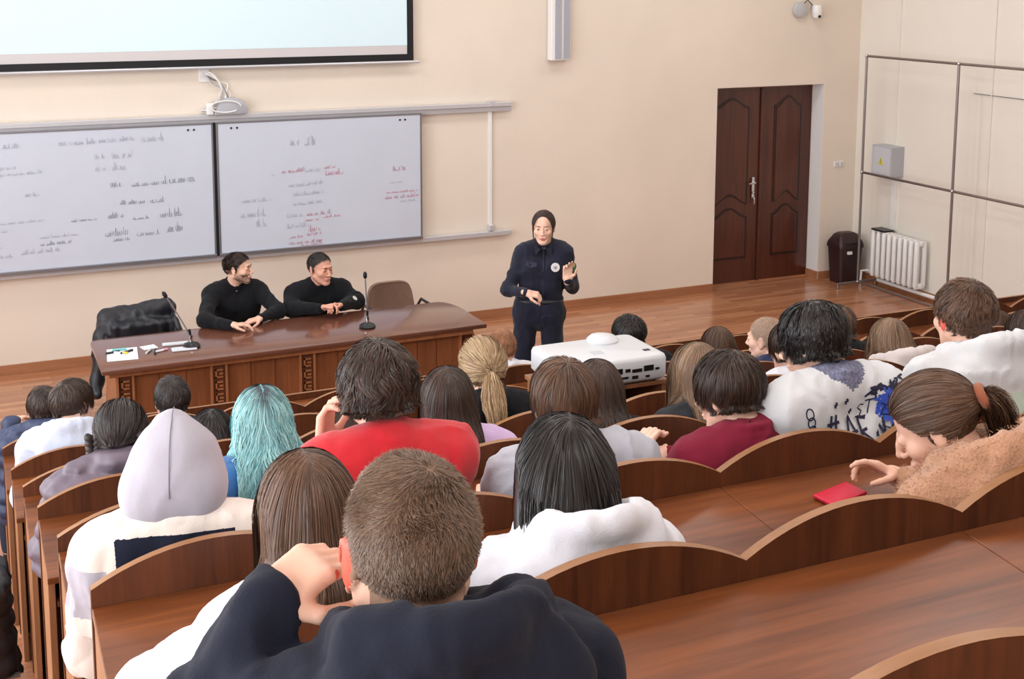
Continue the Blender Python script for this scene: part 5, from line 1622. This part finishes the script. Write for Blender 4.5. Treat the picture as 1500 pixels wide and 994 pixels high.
# --- row 1
student('student with shoulder length turquoise hair and a blue sweater', 1, .835, 2.055,
        dict(m=H_teal, style='long', N=9000, length=.30, thick=.016, gravity=.8, messy=.25, shell=.006, width=.0022, steps=13, clump=.6, wave=.011, wfreq=9, part=0.0, drape=dict(L=.15, w=.06, r=.036)),
        dict(kind='sweater', m=C_blue, g=.02, amp=.006, seed=61.0), look=-.1, hp=.15, fem=True, ht=.022, sw=.155)
student('girl with straight dark hair and a centre parting, lavender top', 1, 1.46, 2.025,
        dict(m=H_dkbrown, style='long', N=8000, length=.33, thick=.012, gravity=.9, messy=.05, shell=.01, width=.0017, steps=13, clump=.3, part=0.0, drape=dict(L=.22, w=.055, r=.036)),
        dict(kind='sweater', m=C_lav, g=.02, amp=.006, seed=64.0), look=-.12, hp=.12, fem=True, ht=.015, dx=.05, sw=.155)
student('girl with long brown hair half hidden behind the boy with the bowl cut', 1, 2.03, 1.975,
        dict(m=H_dkbrown, style='long', N=7000, length=.33, thick=.012, gravity=.85, messy=.15, shell=.01, width=.0019, steps=13, clump=.5, wave=.005, wfreq=6, part=.0, drape=dict(L=.2, w=.05, r=.034)),
        dict(kind='sweater', m=C_black, g=.018, amp=.006, seed=66.0), look=-.3, hp=.3, fem=True, sw=.145)
student('girl with long light brown hair in a checked dark jacket', 1, 2.44, 1.99,
        dict(m=H_light, style='long', N=7000, length=.34, thick=.012, gravity=.9, messy=.07, shell=.01, width=.0018, steps=13, clump=.35, part=.0, drape=dict(L=.2, w=.05, r=.034)),
        dict(kind='shirt', m=C_plaid, g=.022, amp=.007, seed=68.0), look=-.05, hp=.15, fem=True, dx=.0, sw=.15)
# --- row 2
student('girl with blond hair in a claw clip and a wavy ponytail', 2, 1.93, 1.84,
        dict(m=H_blond, style='tied', N=5000, length=.2, thick=.02, shell=.01, width=.002, steps=9, tie=(0, -.118, .02), nape=-.07, tails=[dict(at=(0, -.12, .01), L=.32, n=1700, r=.036, d=(0, -.5, -.3), g=.8, wave=.006, wf=14)]),
        dict(kind='sweater', m=C_black, g=.018, amp=.006, seed=71.0), look=-.1, hp=.1, fem=True, near=0)
rb_, Jb, Sb = student('girl with two dark braids in a plum puffer jacket', 2, .495, 1.775,
        dict(m=H_soft, style='tied', N=5000, length=.2, thick=.016, shell=.01, width=.002, steps=9, tie=(0, -.095, -.06), nape=-.09),
        dict(kind='puffer', m=C_puff, g=.036, bulk=1.05, amp=.004, seed=73.0), look=-.3, hp=.35, fem=True, ht=.016, sw=.165, near=1, dx=-.05)
def braid(J, root, sx, m, L=.27, start=(.09, -.055, -.0)):
    p = J['hc'] + J['H'] @ A((sx * start[0], start[1], start[2])); k = 0; mb = MB()
    d, _ = Sb.grad(p[None])
    n_ = 15
    for i in range(n_):
        u = i / (n_ - 1)
        c = p + A((sx * -.0, -.02 - .03 * u, -L * u))
        dd, g = Sb.grad(c[None])
        if dd[0] < .012: c = c + g[0] * (.012 - dd[0])
        r1 = .027 * (1 - .45 * u)
        for q_ in (-1, 1):
            R_ = Matrix.Rotation(q_ * .55, 3, 'Y')
            mb.sphere(Vector(c + A((q_ * r1 * .42, 0, (q_ * .25) * .012))), (r1 * .62, r1 * .62, r1 * 1.0), 10, R=R_)
    o = mb.build('braid', [m], root, smooth=True)
    a = o.data.attributes.new('strand', 'FLOAT', 'POINT'); a.data.foreach_set('value', [abs(math.sin(i * 12.9)) for i in range(len(o.data.vertices))])
for sx in (-1, 1): braid(Jb, rb_, sx, H_soft)
student('dark haired student in a plain white top, half hidden by the graffiti jacket boy', 2, 3.47, 1.745,
        dict(m=H_dkbrown, style='short', N=4000, length=.11, thick=.012, gravity=.6, messy=.3, shell=.006, width=.002, steps=8, clump=.6, nape=-.09),
        dict(kind='sweater', m=C_white, g=.028, amp=.006, seed=75.0), look=.1, hp=.2, near=0, ht=.02, dx=-.05)
student('light brown haired girl in a beige coat with a flat hood', 2, 4.05, 1.7,
        dict(m=H_light, style='long', N=4500, length=.24, thick=.012, gravity=.8, messy=.2, shell=.006, width=.002, steps=9, clump=.5, part=.0, drape=dict(L=.1, w=.05, r=.034)),
        dict(kind='hoodie', m=C_beige, g=.03, hood=1.6, amp=.006, seed=77.0, up=.04), look=.1, hp=.15, fem=True, near=0)
student('girl with long dark hair at the right edge, pink collar', 2, 4.93, 1.645,
        dict(m=H_dkbrown, style='long', N=4000, length=.34, thick=.012, gravity=.9, messy=.1, shell=.006, width=.002, steps=11, clump=.3, part=.0, drape=dict(L=.2, w=.05, r=.034)),
        dict(kind='high', m=C_pink, g=.02, seed=78.0), look=.1, hp=.1, fem=True, near=0)
student('head bowed low beyond the red sweater, mostly hidden brown hair', 2, 1.36, 1.6,
        dict(m=H_dkbrown, style='long', N=3500, length=.2, thick=.018, gravity=.8, messy=.15, shell=.01, width=.002, steps=8, clump=.4, part=.0, drape=dict(L=.08, w=.05, r=.032)),
        dict(kind='sweater', m=C_black, g=.018, seed=79.0), look=-.1, hp=.5, fem=True, near=0, Y=RY_(2) + .36)
# --- row 3
student('girl with long wavy brown hair and dark clothes behind the blond ponytail', 3, 2.3, 1.42,
        dict(m=H_brown, style='long', N=4500, length=.38, thick=.018, gravity=.8, messy=.3, shell=.006, width=.0022, steps=13, xw=.105, clump=.6, wave=.012, wfreq=8, part=.0, drape=dict(L=.22, w=.055, r=.036)),
        dict(kind='sweater', m=C_black, g=.02, seed=81.0), look=-.2, hp=.3, fem=True, near=0, dx=.05)
student('small dark haired student with bowed head beside the turquoise hair', 3, .97, 1.415,
        dict(m=H_black, style='long', N=4000, length=.2, thick=.018, gravity=.8, messy=.1, shell=.01, width=.002, steps=8, clump=.4, part=.0, drape=dict(L=.08, w=.05, r=.034)),
        dict(kind='sweater', m=C_black, g=.018, seed=82.0), look=-.5, hp=.4, fem=True, near=0)
student('boy with shaved fair hair in a navy jacket over bright blue', 3, 3.93, 1.495,
        dict(m=H_short, style='buzz', N=6000, length=.008, thick=.004, gravity=.05, messy=.4, shell=.003, width=.0016, steps=2, clump=0, nape=-.1),
        dict(kind='high', m=[C_dnavy, C_royal], g=.028, seed=84.0, amp=.007, mfun=lambda V: (V[:, 2] < 1.13).astype(int)), look=.5, hp=.1, near=0, ht=.004, skin=SKINP, face=True)
student('boy with wavy dark brown hair beyond the graffiti jacket boy', 3, 4.40, 1.53,
        dict(m=H_brown, style='short', N=4000, length=.1, thick=.016, gravity=.45, messy=.5, shell=.008, width=.002, steps=8, clump=.6, nape=-.1),
        dict(kind='sweater', m=C_black, g=.022, seed=85.0), look=-.05, hp=.15, near=0, ht=.025)
student('brown haired girl half hidden by the boy with the mint hoodie', 3, 5.56, 1.37,
        dict(m=H_brown, style='long', N=4000, length=.3, thick=.018, gravity=.85, messy=.12, shell=.01, width=.002, steps=10, clump=.4, part=.0, drape=dict(L=.16, w=.05, r=.032)),
        dict(kind='sweater', m=C_ink, g=.02, seed=86.0), look=.1, hp=.15, fem=True, near=0)
# --- row 4
student('boy with short dark hair seen between the turquoise hair and the braids', 4, .925, 1.335,
        dict(m=H_soft, style='short', N=4500, length=.06, thick=.012, gravity=.15, messy=.5, shell=.006, width=.002, steps=6, clump=.5, nape=-.08),
        dict(kind='sweater', m=C_ink, g=.02, seed=91.0), look=-.1, hp=.12, near=0, ht=.02)
student('boy with short brown hair turned to the right, pale blue hoodie', 4, .455, 1.385,
        dict(m=H_dkbrown, style='short', N=5000, length=.08, thick=.012, gravity=.4, messy=.35, shell=.006, width=.002, steps=7, clump=.55, nape=-.085),
        dict(kind='hoodie', m=C_pale, g=.026, hood=1.25, amp=.007, seed=92.0), look=-1.0, hp=.08, near=0, ht=.022, face=True, skin=SKINP, dx=-.06, yaw=-.1)
student('boy with short black hair in a black jacket beside the white projector', 4, 3.545, 1.36,
        dict(m=H_black, style='short', N=4500, length=.06, thick=.012, gravity=.15, messy=.4, shell=.006, width=.002, steps=6, clump=.5, nape=-.09),
        dict(kind='high', m=C_black, g=.024, seed=93.0), look=.35, hp=.3, near=0, ht=.02, skin=SKINP, face=True, dx=.06)
student('girl with brown hair, only her head seen beyond the checked jacket girl', 4, 4.16, 1.22,
        dict(m=H_brown, style='long', N=4000, length=.34, thick=.018, gravity=.9, messy=.07, shell=.01, width=.002, steps=11, clump=.3, part=.0, drape=dict(L=.18, w=.05, r=.034)),
        dict(kind='sweater', m=C_ink, g=.02, seed=94.0), look=.1, hp=.12, fem=True, near=0)
# --- row 5
student('boy with short ginger hair and a white collar, in the first row', 5, 3.09, 1.1,
        dict(m=H_ging, style='short', N=4000, length=.03, thick=.012, gravity=.1, messy=.4, shell=.006, width=.0018, steps=4, clump=.3, nape=-.085),
        dict(kind='high', m=C_white, g=.022, seed=95.0), look=-.1, hp=.25, near=0, ht=.01, skin=SKIN2, earm=EARR)
student('student with brown hair in a navy puffer at the aisle end of the first row', 5, .36, 1.11,
        dict(m=H_dkbrown, style='short', N=4000, length=.07, thick=.012, gravity=.4, messy=.3, shell=.006, width=.002, steps=6, clump=.5, nape=-.085),
        dict(kind='puffer', m=C_puffn, g=.03, seed=96.0), look=.2, hp=.2, near=0, ht=.02, dx=-.06)
# ================================================================== the three officers
def official(label, hc, base, yaw, hyaw, hpitch, hair, sit, hands, top, trou, female=False, skin=SKIN, hs=1.0, brow=None, **jk):
    root = thing('person', tuple(base), label, 'person')
    J = joints(A(hc), A(base), yaw, hyaw=hyaw, hpitch=hpitch, sit=sit, **jk)
    S = body_sdf(J, hands, female, hs=hs)
    sdf_obj('body', S, .0038, [skin], root)
    lower_clothes(J, root, m=trou, h=.009)
    tk = dict(top); kind = tk.pop('kind'); m = tk.pop('m')
    Sg, og = make_top(J, root, kind, [m], h=.007, **tk)
    face_parts(J, root, hs, brow=brow)
    hd = dict(hair); mm = hd.pop('m')
    make_hair('hair', J, root, mm, hs=hs, collide=Sg, h=.004, **hd)
    return root, J, Sg
B_dark = mat('eyebrow_dark', (52, 38, 32), .8)
# seated man turned sideways
r1, J1, S1 = official('bearded man in a black sweater at the long desk, face turned sideways', (1.905, 9.17, 1.118), (1.92, 9.36, 0), PI, 1.02, .02,
    dict(m=H_dkbrown, style='short', N=7000, length=.03, L2=lambda q: np.clip(.25 + (q[:, 2]) / .1, .2, 1), thick=.012, gravity=-.3, messy=.45, shell=.002, width=.0014, steps=4, clump=.3, nape=-.075, flat=-.016, sz=-.005, crown=(0, -.07, .09)),
    True, dict(l=dict(d=A((-1, -.15, -.12)), n=A((0, 0, -1)), side=A((.1, -1, 0)), curl=(.35, .4, .45, .5), thumb=.3), r=dict(d=A((.95, -.25, .05)), n=A((0, -.1, -1)), side=A((0, -1, 0)), curl=(.4, .45, .5, .6), thumb=.4)),
    dict(kind='high', m=C_blk2, g=.018, amp=.006, seed=101.0, bulk=1.03), M_trk, brow=B_dark, sw=.175, wl=('w', 2.0, 8.86, .80), el=('w', 2.17, 9.0, .80), wr=('w', 1.76, 8.74, .805), er=('w', 1.6, 8.93, .81), slump=-.01)
# beard shadow as a short cropped beard
def beard(J, root, hs, m, n=2600, dens=1.0):
    rg = np.random.default_rng(9); Sh = SDF(); head_prims(Sh, J['hc'], J['H'], ears=False, scale=hs)
    v = fib_sphere(n * 6, 3); q = v * A((.07, .1, .1)) + A((0, .03, -.05)); P = J['hc'] + q @ J['H'].T * hs
    for _ in range(6):
        d, g = Sh.grad(P); P = P - g * d[:, None]
    q = (P - J['hc']) @ J['H'] / hs
    ok = (q[:, 2] < -.028 - .18 * np.maximum(q[:, 1] - .05, 0)) & (q[:, 2] > -.125) & (q[:, 1] > -.012) & ~((np.abs(q[:, 0]) < .024) & (q[:, 2] > -.078) & (q[:, 2] < -.048)) & ~((np.abs(q[:, 0]) < .014) & (q[:, 2] > -.048))
    P = P[ok][:n]; _, g = Sh.grad(P); n = len(P)
    sd = unit_rows(np.cross(g, rg.normal(0, 1, (n, 3)))) * .0007
    T = unit_rows(g * .5 + A((0, 0, -1)) + rg.normal(0, .2, (n, 3))) * .006
    V = np.stack([P - sd, P + sd, P + T + sd * .3, P + T - sd * .3], 1).reshape(-1, 3)
    np_obj('beard', V, np.arange(n * 4).reshape(-1, 4), [m], root, attrs={'strand': rg.random(n * 4), 'along': np.zeros(n * 4)})
beard(J1, r1, 1.0, H_brown)
MB().prism([(-.008, -.006), (.008, -.006), (.008, .008), (-.008, .008)], 'Z', 0, .001)
# seated man with clasped hands
r2, J2, S2 = official('man with greying short hair in a dark jacket, hands clasped on the long desk', (2.525, 9.1, 1.072), (2.53, 9.38, 0), PI, .42, .06,
    dict(m=H_gray, style='short', N=6000, length=.02, L2=lambda q: np.clip(.35 + (q[:, 2]) / .1, .3, 1), thick=.007, gravity=-.2, messy=.35, shell=.0015, width=.0012, steps=3, clump=.2, nape=-.075, flat=-.02, sz=-.008, crown=(0, -.06, .1)),
    True, dict(l=dict(d=A((-.75, -.35, .25)), n=A((.1, -.5, -.8)), side=A((0, -.3, 1)), curl=(.7, .8, .85, .9), thumb=.4), r=dict(d=A((.75, -.35, .2)), n=A((-.1, -.5, -.8)), side=A((0, -.3, 1)), curl=(.7, .8, .85, .9), thumb=.4)),
    dict(kind='sweater', m=C_blk2, g=.024, amp=.006, seed=104.0, bulk=1.08, armb=1.05), M_trk, skin=SKIN2, brow=B_dark, hs=1.04, sw=.185, wl=('w', 2.61, 8.86, .825), el=('w', 2.80, 9.06, .80), wr=('w', 2.465, 8.86, .825), er=('w', 2.27, 9.03, .80), slump=.0)
# embroidered emblem on his left sleeve
P_, g_ = surf_y(S2, J2, [(-.2, -.22)], 1)
for (zz, r_m, w_) in ((0, .02, .02),):
    a_ = J2['shl'] * .45 + J2['ell'] * .55; d_ = A((.0, -1, .1))
    q_ = a_ + d_ * .2
    for _ in range(30): q_ = q_ - d_ * np.clip(float(S2.ev(q_[None])[0]) - .003, -.01, .05)
    _, gn = S2.grad(q_[None])
    MB().lathe([(0, 0), (.021, 0), (.021, .002), (0, .0025)], Vector(q_), 20, axis=tuple(gn[0])).build('sleeve_emblem', [mat('emblem_pale', (206, 206, 200), .6)], r2)
# standing policewoman
WYAW = 2.66
r3, J3, S3 = official('policewoman in a dark navy uniform standing beside the long desk, one hand raised', (3.775, 7.74, 1.548), (3.76, 7.78, 0), WYAW, -.06, .05,
    dict(m=H_dkbrown, style='tied', N=8000, length=.2, thick=.008, shell=.003, width=.0014, steps=9, tie=(0, -.105, -.04), nape=-.08, front=-.04, tails=[dict(at=(0, -.11, -.045), L=.2, n=500, r=.018, d=(0, -.4, -.6), g=.8)]),
    False, dict(l=dict(d=A((-.02, -.08, 1)), n=A((-.35, -.75, -.05)), side=A((1, 0, .1)), curl=(.3, .45, .7, .8), thumb=.2), r=dict(d=A((.75, -.4, -.15)), n=A((.3, .2, -.9)), side=A((0, -.6, .8)), curl=(1.0, 1.05, 1.1, 1.1), thumb=.3)),
    dict(kind='shirt', m=C_uni, g=.012, amp=.006, seed=110.0, bulk=.9, armb=.92, name='uniform_shirt'), C_uni, female=True, skin=SKINP, brow=B_dark, hs=.96, pelvis=(3.765, 7.79, .93), sw=.152,
    wl=('w', 3.875, 7.56, 1.20), el=('w', 4.0, 7.73, 1.10), wr=('w', 3.585, 7.61, 1.125), er=('w', 3.535, 7.82, 1.10), slump=.0)
# two loose strands beside her face
for sx in (-1, 1):
    P = lambda x, y, z: Vector(J3['hc'] + J3['H'] @ (A((x, y, z)) * .96))
    o = MB().tube([P(sx * .03, .078, .098), P(sx * .062, .072, .06), P(sx * .073, .06, .01), P(sx * .07, .06, -.05), P(sx * .062, .06, -.1), P(sx * .06, .06, -.125)], [.003, .0055, .005, .004, .003, .001], 8).build('hair_strand', [H_dkbrown], r3, smooth=True)
    a = o.data.attributes.new('strand', 'FLOAT', 'POINT'); a.data.foreach_set('value', [.4] * len(o.data.vertices))
def patch(J, S, root, x, z, name, mb_fn, side=1, off=.004):
    P, g = surf_y(S, J, [(x, z)], side, off)
    return P[0], g[0]
p, g = patch(J3, S3, r3, -.085, -.135, 'badge', None)
b = MB().lathe([(0, 0), (.03, 0), (.032, .003), (.0, .004)], Vector(p), 24, axis=tuple(g)).build('badge', [mat('badge_white', (222, 220, 222), .5)], r3)
u_ = unit(np.cross(g, A((0, 0, 1)))); v_ = np.cross(u_, g)
MB().ribbon([Vector(p + g * .0045 + u_ * a + v_ * c) for a, c in ((-.011, .008), (-.007, -.006), (0, -.011), (.007, -.006), (.011, .008))], Vector(g), .004).ribbon([Vector(p + g * .0045 + v_ * c) for c in (-.011, .011)], Vector(g), .004).build('badge_emblem', [mat('badge_dark', (70, 60, 90), .6)], b)
# sleeve patch, high on her left arm
a_ = J3['shl'] * .62 + J3['ell'] * .38; d_ = unit(J3['B'] @ A((-.75, .65, 0)))
q_ = a_ + d_ * .2
for _ in range(30): q_ = q_ - d_ * np.clip(float(S3.ev(q_[None])[0]) - .003, -.01, .05)
_, gn = S3.grad(q_[None])
MB().lathe([(0, 0), (.032, 0), (.032, .002), (0, .003)], Vector(q_), 20, axis=tuple(gn[0])).build('sleeve_patch', [mat('patch_green', (74, 116, 92), .7)], r3)
MB().lathe([(0, 0), (.016, 0), (.014, .002), (0, .003)], Vector(q_ + gn[0] * .002 + A((0, 0, .014))), 16, axis=tuple(gn[0])).build('patch_emblem', [mat('patch_gold', (200, 180, 130), .6)], r3)
# belt, buckle, shirt buttons, chest pocket flaps, collar points
bp = []
for i in range(33):
    th = 2 * PI * i / 32; d_ = J3['B'] @ A((math.sin(th), math.cos(th), 0)); q_ = J3['pel'] + A((0, 0, .085)) + d_ * .3
    for _ in range(30): q_ = q_ - d_ * np.clip(float(S3.ev(q_[None])[0]) - .001, -.01, .05)
    bp.append(q_)
mb = MB(); vs = []
for q_ in bp: vs += [tuple(q_ + A((0, 0, -.02))), tuple(q_ + A((0, 0, .02)))]
mb.add(vs, [(2 * i, 2 * i + 2, 2 * i + 3, 2 * i + 1) for i in range(32)])
ob = mb.build('belt', [mat('belt_leather', (20, 20, 26), .4)], r3, smooth=True)
sm = ob.modifiers.new('thickness', 'SOLIDIFY'); sm.thickness = .006; sm.offset = 1
q_ = Vector(bp[0])
fwd = Vector(J3['B'] @ A((0, 1, 0))); Rb = RZ(WYAW)
MB().box(q_.x - .024, q_.x + .024, q_.y - .006, q_.y + .006, q_.z - .022, q_.z + .022, R=Rb).build('buckle', [mat('buckle_dark', (60, 60, 68), .3, .8)], r3, bevel=.003)
for i in range(4):
    P, g = surf_y(S3, J3, [(0, -.09 - i * .085)], 1, .004)
    MB().lathe([(0, 0), (.006, 0), (.005, .002), (0, .0025)], Vector(P[0]), 12, axis=tuple(g[0])).build('button', [M_black], r3)
for sx in (-1, 1):
    pts, g = surf_y(S3, J3, [(sx * .045, -.105), (sx * .125, -.1), (sx * .125, -.125), (sx * .085, -.14), (sx * .045, -.13)], 1, .006)
    if sx > 0: MB().add([tuple(x) for x in pts], [(0, 1, 2, 3, 4)]).build('pocket_flap', [mat('flap_navy', (34, 37, 60), .8)], r3)
    c0 = J3['nb'] + J3['B'] @ A((sx * .02, .072, -.012)); e0 = J3['nb'] + J3['B'] @ A((sx * .055, .085, -.055)); f0 = J3['nb'] + J3['B'] @ A((sx * .064, .045, .008))
    off = J3['B'] @ A((0, .012, 0))
    o = MB().add([tuple(c0 + off), tuple(e0 + off), tuple(f0 + off * .6)], [(0, 1, 2)]).build('collar_point', [C_uni], r3)
    md = o.modifiers.new('thickness', 'SOLIDIFY'); md.thickness = .004
P, g = surf_y(S3, J3, [(0, -.03 - .02 * i) for i in range(19)], 1, .0025)
MB().ribbon([Vector(x) for x in P], [Vector(x) for x in g], .012).build('placket', [mat('placket_navy', (30, 32, 54), .8)], r3)

# ------------------------------------------------------------------ jackets left on chair and bench
S = SDF()
S.box((1.2, 9.6, .60), (.27, .1, .19), rotm(0, .1), .06, k=.05)
S.cap((.98, 9.57, .72), (1.42, 9.57, .78), .07, .07, .05)
S.cap((.94, 9.5, .62), (.88, 9.42, .3), .06, .05, .05); S.cap((.88, 9.42, .3), (.86, 9.34, .22), .05, .045, .03)
S.cap((1.46, 9.5, .66), (1.52, 9.42, .5), .055, .045, .05)
S.box((1.2, 9.47, .62), (.2, .05, .1), rotm(0, -.2), .04, k=.05)
jk = sdf_obj('jacket', S, .008, [mat('black_nylon', (24, 26, 34), .45, noise=.1, nscale=12, bump=.2, bscale=50)], None, disp=folds(.013, .1, 6.0, (1, 1, .5)))
tag(jk, 'black jacket thrown over the chair at the left end of the long desk', 'jacket')
S = SDF()
S.cap((.02, 5.02, .86), (.04, 5.3, .84), .055, .055, .04)
S.cap((.02, 5.1, .84), (.03, 5.12, .42), .07, .085, .05); S.cap((.03, 5.28, .84), (.04, 5.3, .46), .06, .08, .05)
S.ell((.03, 5.2, .44), (.085, .15, .1), k=.05)
jk = sdf_obj('hanging_jacket', S, .009, [mat('black_puffer', (22, 24, 34), .5, noise=.08, nscale=12)], None, disp=lambda P: (-np.abs(np.sin(P[:, 2] / .085 * math.pi)) * .012 + vnoise(P, .04) * .008).astype(f32))
tag(jk, 'black padded jacket hanging from the bench end over the aisle', 'jacket')
